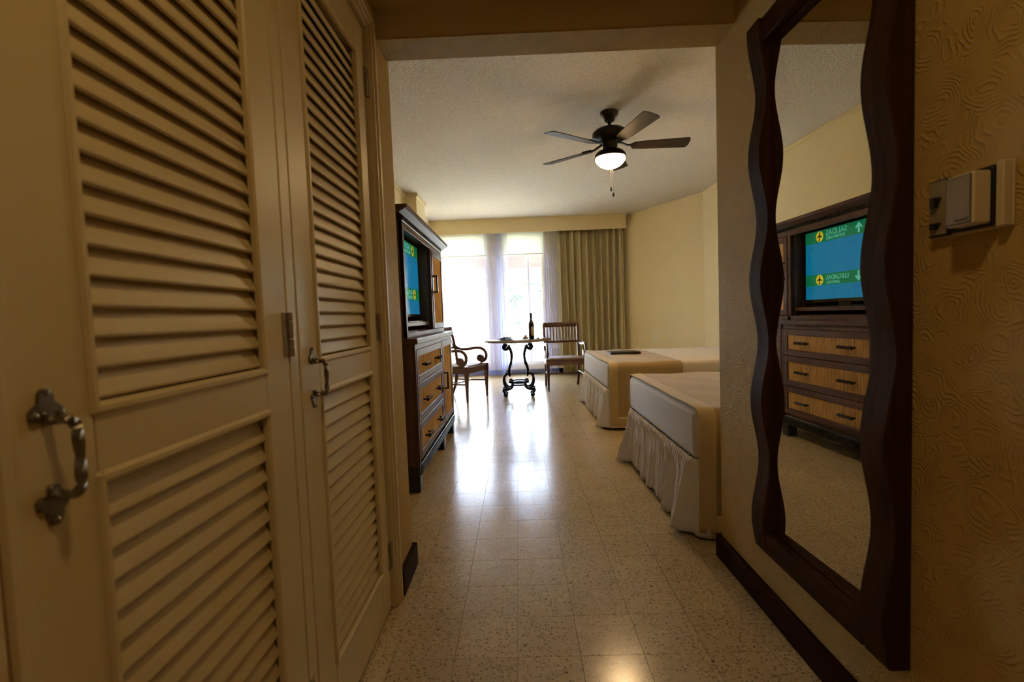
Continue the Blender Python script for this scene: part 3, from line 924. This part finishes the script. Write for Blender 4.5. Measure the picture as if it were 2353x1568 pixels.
# ------------------------------------------------------------------ beds
def rounded_slab(x0, x1, y0, y1, z0, z1, r, n=4):
    """soft mattress block with rounded edges"""
    bm = bmesh.new()
    bmesh.ops.create_cube(bm, size=1)
    for v in bm.verts:
        v.co = Vector(((x0+x1)/2 + v.co.x*(x1-x0), (y0+y1)/2 + v.co.y*(y1-y0), (z0+z1)/2 + v.co.z*(z1-z0)))
    bmesh.ops.bevel(bm, geom=list(bm.edges), offset=r, segments=n, profile=.5, affect='EDGES')
    mb = MB(); bm.verts.ensure_lookup_table()
    mb.v = [tuple(v.co) for v in bm.verts]; mb.f = [tuple(v.index for v in f.verts) for f in bm.faces]
    bm.free(); return mb
def bed(y0, y1, xr, label, seed):
    rnd = random.Random(seed)
    bx0, bx1 = .80, 2.72
    zt = .612
    b = Thing('bed', label, 'bed', ((bx0+bx1)/2, (y0+y1)/2, 0))
    b.part('bed_base', MB().box(bx0+.04, bx1, y0+.03, y1-.03, .13, .37, .01), M['linen'])
    for xx in (bx0+.14, bx1-.12):
        for yy in (y0+.14, y1-.14):
            b.part('leg', MB().box(xx-.035, xx+.035, yy-.035, yy+.035, 0, .13, .004), M['ebony'])
    b.part('mattress', rounded_slab(bx0, bx1, y0, y1, .372, zt, .035), M['linen'], None, True, 60)
    # top sheet over the head part
    b.part('top_sheet', rounded_slab(xr-.03, bx1-.005, y0-.006, y1+.006, .47, zt+.006, .034), M['sheet'], None, True, 60)
    # gathered skirt
    rc = .05
    path = []
    path += [(bx1-.1-(bx1-.1-(bx0+rc))*k/60, y1+.004, (0,1)) for k in range(61)]
    path += [(bx0+rc-rc*math.sin(t), y1+.004-rc+rc*math.cos(t), (-math.sin(t), math.cos(t))) for t in [PI/2*k/6 for k in range(1,7)]]
    N = 190
    path += [(bx0, y1+.004-rc-(y1-y0+.008-2*rc)*k/N, (-1,0)) for k in range(1,N+1)]
    path += [(bx0+rc-rc*math.cos(t), y0-.004+rc-rc*math.sin(t), (-math.cos(t), -math.sin(t))) for t in [PI/2*k/6 for k in range(1,7)]]
    path += [(bx0+rc+(bx1-.1-(bx0+rc))*k/160, y0-.004, (0,-1)) for k in range(1,161)]
    s = [0]
    for k in range(1, len(path)):
        s.append(s[-1]+math.hypot(path[k][0]-path[k-1][0], path[k][1]-path[k-1][1]))
    L1 = s[60+3]; L2 = s[60+6+N+3]
    ph = [rnd.uniform(0, 6.28) for _ in range(8)]
    nz = 14
    def f(i, j):
        px, py, nn = path[i]; t = j/nz; ss = s[i]
        z = .383*(1-t) + .018*t
        foot = nn == (-1, 0)
        corner = math.exp(-((ss-L1-.075)/.032)**2) + math.exp(-((ss-L2+.075)/.032)**2) if foot else 0.0
        wild = .55+.45*math.sin(ss*3.7+ph[5])*math.sin(ss*8.3+ph[6])
        ruff = .006*math.sin(ss*2*PI/.034+ph[0]+2*math.sin(ss*9)) * max(0, 1-t*2.2)
        if j == 0: ruff -= .004
        bil = .012*math.exp(-((t-.12)/.10)**2)
        a1 = math.sin(ss*2*PI/.19+ph[1]+1.9*math.sin(ss*4.1+ph[2])); a2 = math.sin(ss*2*PI/.083+ph[3]+2.2*math.sin(ss*7.7+ph[4]+t*1.3))
        low = t*(.030 + .023*a1*wild + .015*(1-2*abs(a2))*wild + .007*math.sin(ss*2*PI/.041+ph[7]+2*t))
        if foot: off = .004 + ruff + bil + low + t*corner*.075
        else: off = .003 + .4*ruff + .35*bil + min(.016, max(.0, .45*low))
        if j == nz: z += .008*math.sin(ss*14+ph[4])
        return (px+nn[0]*off, py+nn[1]*off, z)
    mb = MB()
    vs = [f(i, j) for i in range(len(path)) for j in range(nz+1)]
    fs = []
    for i in range(len(path)-1):
        for j in range(nz):
            a = i*(nz+1)+j
            fs.append((a, a+1, a+nz+2, a+nz+1))
    mb.add(vs, fs)
    sk = b.part('bed_skirt', mb, M['skirt'], None, True, 75); modifier_solid(sk, .003, 0)
    # runner: profile in y/z from near hem, over the top, to the far hem
    def runner(offs, xa, xb_, hem, wob):
        r = .05; e = .030+offs; prof = []
        prof += [(y0-e, hem + (zt-r-hem)*k/14) for k in range(15)]
        prof += [(y0-e+r-r*math.cos(t), zt+.008+offs-r+r*math.sin(t)) for t in [PI/2*k/6 for k in range(1,7)]]
        prof += [(y0-e+r+(y1-y0+2*e-2*r)*k/30, zt+.008+offs) for k in range(1,31)]
        prof += [(y1+e-r+r*math.sin(t), zt+.008+offs-r+r*math.cos(t)) for t in [PI/2*k/6 for k in range(1,7)]]
        prof += [(y1+e, zt-r-(zt-r-hem)*k/14) for k in range(1,15)]
        nx = 26; mb = MB(); m = len(prof)
        vs = []
        for i in range(nx+1):
            x = xa+(xb_-xa)*i/nx
            for k, (yy, zz) in enumerate(prof):
                h = max(0, (zt-.06-zz)/zt)
                d = wob*h*(.016*math.sin(x*13+ph[5]) + .008*math.sin(x*29+ph[6]))
                up = wob*.0035*math.sin(x*17+yy*6)*math.sin(yy*9+ph[7]) if zz > zt-.02 else 0
                vs.append((x, yy + (-d if k < m/2 else d), zz+up))
        fs = [(i*m+k, i*m+k+1, (i+1)*m+k+1, (i+1)*m+k) for i in range(nx) for k in range(m-1)]
        return mb.add(vs, fs)
    rn = b.part('bed_runner', runner(0, bx0+.012, xr, .045, 1), M['runner'], None, True, 75); modifier_solid(rn, .006, 0)
    bt = b.part('runner_band', runner(.0045, bx0+.008, bx0+.085, .040, 1), M['runner_trim'], rn, True, 75); modifier_solid(bt, .003, 0)
    for side in (0, 1):
        yy = y0-.030-.0045 if side == 0 else y1+.030+.0045
        hm = MB()
        def hf(u, v, yy=yy, side=side):
            x = bx0+.085+(xr-bx0-.085)*u; z = .040+.085*v
            d = max(0, (zt-.06-z)/zt)*(.016*math.sin(x*13+ph[5]) + .008*math.sin(x*29+ph[6]))
            return (x, yy + (-d if side == 0 else d), z)
        h = b.part('runner_hem', hm.grid(hf, 20, 4), M['runner_trim'], rn, True, 75); modifier_solid(h, .003, 0)
    return b
bed(2.16, 3.44, 1.62, 'white skirted bed with a beige runner, nearer the hall mirror', 3)
bed(4.27, 5.80, 1.47, 'white skirted bed with a beige runner and black folder on top', 5)

# folder on the far bed
fo = Thing('menu_folder', 'black leather folder with a gold stamp lying on the bed', 'folder', (1.15, 5.20, .626))
Mf = Matrix.Translation((1.15, 5.20, .632)) @ Matrix.Rotation(math.radians(2), 4, 'Z')
fo.part('pages', MB().box(-.160, .150, -.108, .112, 0, .010).xform(Mf), M['page'])
fo.part('cover', MB().box(-.163, .165, -.118, .118, .010, .016, .002).box(-.163, .165, -.118, .118, -.004, 0, .001).box(-.163, .165, -.120, -.114, -.004, .016, .002).xform(Mf), M['leather'])
fo.part('gold_stamp', MB().lathe([(.018,.016),(.018,.0168)], (-.075, 0, 0), 20).xform(Mf), M['gold'])
fo.part('window_cutout', MB().box(.045, .115, -.040, .035, .0158, .0166).xform(Mf), M['tv_black'])

# ------------------------------------------------------------------ table
TX, TY = -.018, 6.34
tb = Thing('bistro_table', 'round topped table on scrolling black iron legs', 'table', (TX, TY, 0))
tb.part('tabletop', MB().lathe([(.0,.738),(.415,.738),(.443,.744),(.452,.754),(.450,.764),(.444,.770),(.0,.770)], (TX,TY,0), 64), M['table_edge'], None, True, 50)
def scroll_leg(s, dy):
    mb = MB(); sec = rrect(.030, .034, .008)
    P = lambda l: [(TX+s*a, TY+dy, z) for a, z in l]
    def sp(cx, cz, r0, r1, a0, a1, n=18):
        return [(cx+(r0+(r1-r0)*k/n)*math.cos(a0+(a1-a0)*k/n), cz+(r0+(r1-r0)*k/n)*math.sin(a0+(a1-a0)*k/n)) for k in range(n+1)]
    up = sp(-.165, .678, .012, .045, -PI*1.9, -.0*PI+PI*.25-PI*.25, 20)
    body = [(-.112,.660), (-.090,.60), (-.086,.53), (-.098,.455), (-.122,.385), (-.128,.345), (-.112,.300)]
    mb.sweep(spline(P(up[::2] + body), 3), sec, ref=(0,1,0))
    low = sp(-.140, .290, .014, .030, -PI*.2, PI*.7, 8) + [(-.186,.290), (-.202,.235), (-.190,.165), (-.155,.120), (-.115,.112), (-.088,.140), (-.082,.175), (-.098,.205), (-.118,.205), (-.124,.188)]
    mb.sweep(spline(P(low), 3), rrect(.024,.032,.007), ref=(0,1,0))
    ft = [(-.120,.112), (-.160,.098), (-.195,.108), (-.212,.090), (-.200,.066), (-.178,.052)] + sp(-.178, .030, .022, .010, PI/2, PI/2+PI*1.7, 10)[1:]
    ft = [(a, max(z, .0125)) for a, z in ft]
    mb.sweep(spline(P(ft), 3), rrect(.020,.030,.006), ref=(0,1,0))
    mb.lathe([(.014, -.018),(.014,.018)], (TX-s*.165, TY+dy, .678), 14, 'y')
    mb.lathe([(.017, -.018),(.017,.018)], (TX-s*.178, TY+dy, .030), 14, 'y')
    return mb
for s in (1, -1):
    for dy in (-.10, .10):
        tb.part('leg', scroll_leg(s, dy), M['cast_iron'], None, True, 60)
for dy in (-.10, .10):
    st = MB()
    st.sweep(spline([(TX-.11,TY+dy,.185),(TX-.06,TY+dy,.200),(TX,TY+dy,.204),(TX+.06,TY+dy,.200),(TX+.11,TY+dy,.185)],5), rrect(.018,.018,.005))
    st.sweep(spline([(TX-.11,TY+dy,.165),(TX-.06,TY+dy,.158),(TX,TY+dy,.156),(TX+.06,TY+dy,.158),(TX+.11,TY+dy,.165)],5), rrect(.022,.020,.005))
    st.ball((TX-.105,TY+dy,.212), .016).ball((TX+.105,TY+dy,.212), .016)
    tb.part('stretcher', st, M['cast_iron'], None, True, 60)
for sx in (-.165, .165):
    tb.part('cross_bar', MB().box(TX+sx-.012, TX+sx+.012, TY-.20, TY+.20, .722, .738, .002), M['cast_iron'])

# things on the table
zt = .770
bo = Thing('wine_bottle', 'dark green wine bottle with a pale label on the round table', 'bottle', (.175, 6.28, zt))
bo.part('bottle_glass', MB().lathe([(.0,zt),(.034,zt),(.0375,zt+.005),(.0375,zt+.19),(.034,zt+.215),(.022,zt+.240),(.0155,zt+.262),(.0145,zt+.33),(.0165,zt+.332),(.0165,zt+.345),(.0,zt+.345)], (.175,6.28,0), 24), M['bottle'], None, True, 50)
lb = MB(); n = 12
lab = []
for k in range(n+1):
    a = math.radians(-95+85*k/n)
    lab.append((.175+.038*math.cos(a), 6.28+.038*math.sin(a)))
lb.add([(x,y,zt+.045) for x,y in lab]+[(x,y,zt+.165) for x,y in lab], [(k,k+1,n+2+k,n+1+k) for k in range(n)])
bo.part('bottle_label', lb, M['paper'], None, True)
bo.part('foil_cap', MB().lathe([(.0168,zt+.285),(.0172,zt+.347),(.0,zt+.348)], (.175,6.28,0), 20, cap=False), M['tv_black'], None, True)
gx, gy = .028, 6.30
wg = Thing('wine_glass', 'clear stemmed wine glass on the round table', 'glass', (gx, gy, zt))
wg.part('bowl', MB().lathe([(.003,zt+.082),(.018,zt+.090),(.032,zt+.110),(.037,zt+.135),(.034,zt+.165),(.029,zt+.185)], (gx,gy,0), 24, cap=False), M['crystal'], None, True)
wg.part('stem', MB().lathe([(.0,zt+.084),(.0045,zt+.082),(.0035,zt+.05),(.004,zt+.012),(.010,zt+.005)], (gx,gy,0), 14, cap=False), M['crystal'], None, True)
wg.part('foot', MB().lathe([(.0,zt),(.034,zt),(.034,zt+.0015),(.008,zt+.006),(.0,zt+.006)], (gx,gy,0), 24), M['crystal'], None, True)
px, py = -.165, 6.22
pt = single('serving_plate', MB().lathe([(.0,zt),(.075,zt),(.085,zt+.004),(.120,zt+.012),(.125,zt+.015),(.118,zt+.016),(.080,zt+.008),(.0,zt+.007)], (px,py,0), 36), M['plate'], 'dark round plate holding salad on the table', 'plate', smooth=True, loc=(px,py,zt))
rl = random.Random(11)
sal = Thing('salad', 'heap of dark green leaves and browned pieces on the plate', 'food', (px, py, zt+.008))
lf = MB()
for k in range(46):
    r = .075*math.sqrt(rl.random()); a = rl.uniform(0, 6.28)
    c = Vector((px+r*math.cos(a), py+r*math.sin(a), zt+.016+.022*(1-r/.08)*rl.random()+.004))
    R = Matrix.Rotation(rl.uniform(0,6.28),4,'Z') @ Matrix.Rotation(rl.uniform(-.7,.7),4,'X')
    L = rl.uniform(.016,.028)
    q = [Vector((-L,0,0)),Vector((0,-L*.45,.003)),Vector((L,0,0)),Vector((0,L*.45,.003))]
    lf.add([c+(R@v) for v in q]+[c+(R@v)-Vector((0,0,.0015)) for v in q], [(0,1,2,3),(7,6,5,4),(0,4,5,1),(1,5,6,2),(2,6,7,3),(3,7,4,0)])
lv = sal.part('salad_leaves', lf, M['leaf_food']); lv['kind'] = 'stuff'
for k in range(6):
    a = k*1.05; c = (px+.05*math.cos(a), py+.05*math.sin(a), zt+.022)
    sal.part('browned_piece', MB().ball(c, .017, .013, .010, 10, 6), M['food_brown'], None, True)
sx_, sy_ = .092, 6.24
single('side_saucer', MB().lathe([(.0,zt),(.035,zt),(.058,zt+.009),(.056,zt+.011),(.034,zt+.004),(.0,zt+.004)], (sx_,sy_,0), 28), M['porcelain'], 'small pale saucer holding bread rolls beside the bottle', 'plate', smooth=True, loc=(sx_,sy_,zt))
for k, (dx, dy, dz, r, lab_) in enumerate(((-.014,.0,.018,.021,'larger bread roll lying on the saucer toward the wine glass'), (.016,.004,.018,.019,'smaller bread roll lying on the saucer toward the bottle'), (.0,.002,.043,.017,'pale bread roll resting on top of the other rolls'))):
    single('bread_roll', MB().ball((sx_+dx, sy_+dy, zt+.004+dz-.004), r, r, r*.8, 12, 8), M['bread'], lab_, 'bread', 'bread rolls on the saucer', smooth=True, loc=(sx_+dx, sy_+dy, zt+dz))
single('corkscrew', MB().ball((.262,6.26,zt+.009), .020,.010,.009, 12, 8).cyl((.262,6.26,zt+.009),(.215,6.235,zt+.006),.005,8), M['tv_black'], 'small dark bottle opener lying right of the bottle', 'bottle opener', smooth=True, loc=(.262,6.26,zt))

# ------------------------------------------------------------------ armchairs
def make_chair(loc, rz, label):
    c = Thing('armchair', label, 'chair', (0,0,0), 'wooden armchairs at the round table')
    W2, D2 = .268, .25
    hs = .44
    CH = M['chair']
    for s in (-1, 1):
        # front leg
        lg = MB(); x = s*W2; y = -D2
        lg.sweep([(x,y,0),(x,y,.02),(x,y,.34),(x,y,hs+.018)], rrect(.046,.046,.004), scales=[.50,.56,.92,1.0], ref=(0,1,0))
        lg.box(x-.026, x+.026, y-.026, y+.026, .345, hs+.02, .003)
        c.part('leg', lg, CH)
        # rear leg and back post as one sabre piece
        pts = spline([(s*.245,.30,0),(s*.248,.235,.16),(s*.250,.205,.36),(s*.252,.202,.50),(s*.255,.230,.70),(s*.257,.290,.95)], 6)
        c.part('back_post', MB().sweep(pts, rrect(.036,.032,.004), ref=(1,0,0)), CH, None, True)
        # arm with volute
        xa = s*(W2+.004)
        ap_ = spline([(s*.257,.232,.692),(s*.264,.185,.662),(xa,.13,.645),(xa,.02,.650),(xa,-.10,.664),(xa,-.19,.655),(xa,-.245,.612),(xa,-.258,.555),(xa,-.238,.505),(xa,-.205,.482),(xa,-.165,.478)], 5)
        a = c.part('arm', MB().sweep(ap_, rrect(.024,.040,.006), ref=(1,0,0)), CH, None, True)
        c.part('volute', MB().lathe([(.0,-.024),(.046,-.024),(.050,-.020),(.050,.020),(.046,.024),(.0,.024)], (xa,-.165,.525), 24, 'x'), CH, a, True)
        c.part('seat_rail', MB().box(s*W2-.014 if s>0 else s*W2-.012, s*W2+.012 if s>0 else s*W2+.014, -D2+.02, .195, hs-.075, hs, .003), CH)
        c.part('stretcher', MB().cyl((s*.25,-D2,.225),(s*.248,.222,.225),.010,10), CH, None, True)
    c.part('seat_rail', MB().box(-W2+.02, W2-.02, -D2-.018, -D2+.012, hs-.075, hs+.004, .003), CH)
    c.part('seat_rail', MB().box(-.235, .235, .190, .218, hs-.075, hs, .003), CH)
    c.part('seat', rounded_slab(-W2+.012, W2-.012, -D2+.008, .193, hs-.018, hs+.022, .012, 2), M['rush'], None, True, 60)
    c.part('stretcher', MB().cyl((-.25,-.02,.225),(.25,-.02,.225),.009,10), CH, None, True)
    c.part('stretcher', MB().cyl((-.245,.23,.185),(.245,.23,.185),.009,10), CH, None, True)
    def back_y(z): 
        return .230+(z-.70)*(.06/.25) if z > .70 else .230-(.70-z)*.14
    c.part('top_rail', MB().sweep(spline([(-.262,back_y(.93)-.004,.93),(-.1,back_y(.93)+.012,.93),(.1,back_y(.93)+.012,.93),(.262,back_y(.93)-.004,.93)],6), rrect(.072,.028,.006), ref=(0,0,1)), CH, None, True)
    c.part('lower_rail', MB().sweep([(-.24,back_y(.675),.675),(.24,back_y(.675),.675)], rrect(.034,.024,.004), ref=(0,0,1)), CH, None, True)
    sm = MB().sweep([(0,back_y(.68),.68),(0,back_y(.9)+.006,.90)], rrect(.010,.017,.002), ref=(0,1,0)).mesh('back_slat'); sm.materials.append(CH)
    for k in range(10):
        c.inst('back_slat', sm, (-.205+k*.41/9, 0, 0))
    c.o.location = loc; c.o.rotation_euler = (0,0,rz)
    return c
make_chair((.655, 6.86, 0), math.radians(3), 'dark wooden slat back armchair beside the far bed')
make_chair((-.800, 6.275, 0), math.radians(66), 'dark wooden scroll armchair between the armoire and the table')

# ------------------------------------------------------------------ curtains
def curtain(name, x0, x1, y, zt_, zb_, nf, amp, m, label, group=None, seed=1, gather=1.0, thick=.0):
    rnd = random.Random(seed); ph = [rnd.uniform(0,6.28) for _ in range(6)]
    nu = int(nf*14); nv = 20
    def f(u, v):
        s = u*nf*2*PI
        w = 1-.25*(1-v)
        d = amp*w*(math.sin(s+ph[0]+.6*math.sin(u*9+ph[1])) + .35*math.sin(2.1*s+ph[2]+v*1.2))
        x = x0+(x1-x0)*u + amp*.35*math.sin(s*1.0+ph[3]+1.1)*w + (v-.3)*.02*math.sin(u*13+ph[4])
        return (x, y+d, zb_+(zt_-zb_)*(1-v))
    o = single(name, MB().grid(f, nu, nv), m, label, 'curtain', group, smooth=True, angle=85)
    if thick: modifier_solid(o, thick, 0)
    return o
curtain('sheer_curtain', -1.47, -.585, 8.50, 2.60, .02, 9, .012, M['sheer'], 'flat white sheer curtain behind the armoire and chair', 'sheer curtains', 2)
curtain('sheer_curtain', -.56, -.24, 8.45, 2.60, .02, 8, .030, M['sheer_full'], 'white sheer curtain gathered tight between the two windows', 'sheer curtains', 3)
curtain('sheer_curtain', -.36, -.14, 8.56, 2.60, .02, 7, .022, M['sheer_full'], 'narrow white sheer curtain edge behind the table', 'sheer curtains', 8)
curtain('sheer_curtain', -.15, .475, 8.53, 2.60, .02, 5, .012, M['sheer'], 'flat white sheer curtain behind the wine bottle', 'sheer curtains', 4)
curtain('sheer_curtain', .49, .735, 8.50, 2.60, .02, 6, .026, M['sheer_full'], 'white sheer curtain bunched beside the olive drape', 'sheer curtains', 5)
curtain('drape', .775, 1.885, 8.455, 2.60, .03, 9, .058, M['drape'], 'heavy olive drape hanging in deep folds by the yellow wall', None, 6, thick=.004)
# valance box and rails
va = Thing('valance', 'beige box valance running along the ceiling above the curtains', 'valance', (.2, 8.37, 2.56))
va.part('valance_board', MB().box(RL+.001, 1.958, 8.345, 8.37, 2.555, ZC-.001, .002), M['room_wall'])
va.part('valance_end', MB().box(1.94, 1.958, 8.37, 8.60, 2.555, ZC-.001, .002), M['room_wall'])
single('curtain_rail', MB().box(RL+.01, 1.90, 8.42, 8.58, 2.60, 2.625, .003), M['plastic_white'], 'white curtain rail hidden behind the valance', 'curtain rail')
for n, (a, b) in enumerate(((A0, A1), (B0, B1))):
    rb = Thing('roller_blind', ('white roller blind raised above the window by the armoire', 'white roller blind raised above the window behind the table')[n], 'blind', ((a+b)/2, WY-.04, 2.60), 'roller blinds')
    rb.part('blind_cloth', MB().box(a-.02, b+.02, WY-.034, WY-.032, 2.215, 2.64), M['blind'])
    rb.part('bottom_bar', MB().box(a-.02, b+.02, WY-.040, WY-.026, 2.200, 2.218, .003), M['plastic_white'])
    rb.part('roller', MB().lathe([(.02, a-.02),(.02, b+.02)], (0, WY-.033, 2.655), 14, 'x'), M['plastic_white'], None, True)
# wall outlet on the splayed wall
dirv = Vector((2.79-1.93, 7.05-8.62, 0)).normalized(); nrm = Vector((dirv.y, -dirv.x, 0))
pw = Vector((1.93,8.62,0)) + dirv*.80
ot = Thing('wall_outlet', 'small white outlet plate on the yellow wall above the bed', 'outlet', (pw.x, pw.y, .60))
Mo = Matrix(((dirv.x, nrm.x, 0, pw.x), (dirv.y, nrm.y, 0, pw.y), (0,0,1,.645), (0,0,0,1)))
ot.part('plate', MB().box(-.036, .036, 0, .006, -.058, .058, .002).xform(Mo), M['plastic_white'])
for dz in (-.022, .022):
    ot.part('socket', MB().box(-.014, .014, .005, .0075, dz-.013, dz+.013, .002).xform(Mo), M['plastic_beige'])

# ------------------------------------------------------------------ outside
struct('floor_terrace', MB().box(-4.5, 4.5, 8.85, 10.6, -.2, -.02), M['paving'])
struct('ceiling_terrace', MB().box(-4.5, 4.5, 8.85, 10.2, 2.62, 2.74), M['stucco'])
single('terrace_beam', MB().box(-4.5, 4.5, 10.0, 10.2, 2.10, 2.44, .01), M['beam'], 'dark timber beam along the terrace edge outside', 'beam')
struct('floor_garden', MB().box(-40, 40, 10.6, 60, -.4, -.1), M['lawn'])
single('added_white_wall', MB().box(-9, -.95, 14.0, 14.2, -.12, 3.2, .02).box(-9.05, -.90, 13.97, 14.23, 3.2, 3.28, .01), M['stucco'], 'white stucco wall added outside to whiten the left window', 'wall')  # invented wall, put in so the left window shows plain bright white
fr_mb = MB()
def frond():
    mb = MB(); L = 1.5
    sp = [(L*t, 0, .45*t-.95*t*t) for t in [k/10 for k in range(11)]]
    mb.sweep(sp, rect(.03,.02), scales=[1-.08*k for k in range(11)])
    for k in range(1, 11):
        for q in (0, .5):
            t = (k-q)/10; bx, bz = L*t, .45*t-.95*t*t
            ll = .42*math.sin(PI*min(1,t*.85+.12))+.05
            for s in (-1, 1):
                mb.add([(bx,s*.008,bz),(bx+.05,s*.01,bz),(bx+.10+ll*.35,s*ll,bz-.18*ll),(bx+.05+ll*.3,s*ll*.9,bz-.16*ll)], [(0,1,2,3)])
    return mb
frond_me = frond().mesh('frond'); frond_me.materials.append(M['palm_leaf'])
for n, (x, y, h, lab_) in enumerate(((.30, 17.0, 3.6, 'tall palm tree standing in the sunlit garden'), (1.3, 20.0, 4.4, 'tallest palm tree at the back of the garden'), (.95, 14.2, 1.7, 'short palm tree nearest the terrace'))):
    pa = Thing('palm_tree', lab_, 'palm tree', (x, y, -.1), 'garden palms')
    pts = spline([(x,y,-.1),(x+.06,y,h*.4),(x-.02,y,h*.75),(x+.05,y,h)], 5)
    pa.part('trunk', MB().sweep(pts, circ(.13,12), scales=[1-.02*k for k in range(len(pts))]), M['trunk'], None, True)
    for k in range(13):
        pa.inst('frond', frond_me, (x+.05, y, h), None, (rl.uniform(-.2,.2), rl.uniform(-.5,.35), k*2*PI/13+rl.uniform(-.15,.15)))
for n, (x, y, r, lab_) in enumerate(((-.45, 13.2, .45, 'round leafy shrub beside the added white wall'), (-.9, 17.5, .7, 'broad leafy shrub under the palms'), (2.6, 16.5, .6, 'leafy shrub beside the short palm'), (-.8, 22, 1.3, 'large bush at the back of the garden'), (3.4, 23, 1.7, 'largest bush behind the palms'))):
    sh = Thing('shrub', lab_, 'shrub', (x, y, -.1), 'garden shrubs')
    sh.part('stem', MB().cyl((x,y,-.1),(x,y,r), .05, 8), M['trunk'])
    lm = MB()
    for k in range(420):
        a = rl.uniform(0,6.28); t = rl.uniform(-.6,1.5); rr = r*(.55+.45*rl.random())
        t = max(-1.4, min(1.5, t))
        c = Vector((x+rr*math.cos(t)*math.cos(a), y+rr*math.cos(t)*math.sin(a), r*.95+rr*math.sin(t)*.95))
        c.z = max(c.z, .0)
        R = Matrix.Rotation(a,4,'Z') @ Matrix.Rotation(rl.uniform(-1,1),4,'Y') @ Matrix.Rotation(rl.uniform(-1,1),4,'X')
        L = r*.16
        lm.add([c+(R@Vector(v)) for v in ((-L,0,0),(0,-L*.5,0),(L,0,.0),(0,L*.5,0))], [(0,1,2,3)])
    lo_ = sh.part('foliage', lm, M['bush']); lo_['kind'] = 'stuff'
print('tiles', n_t)
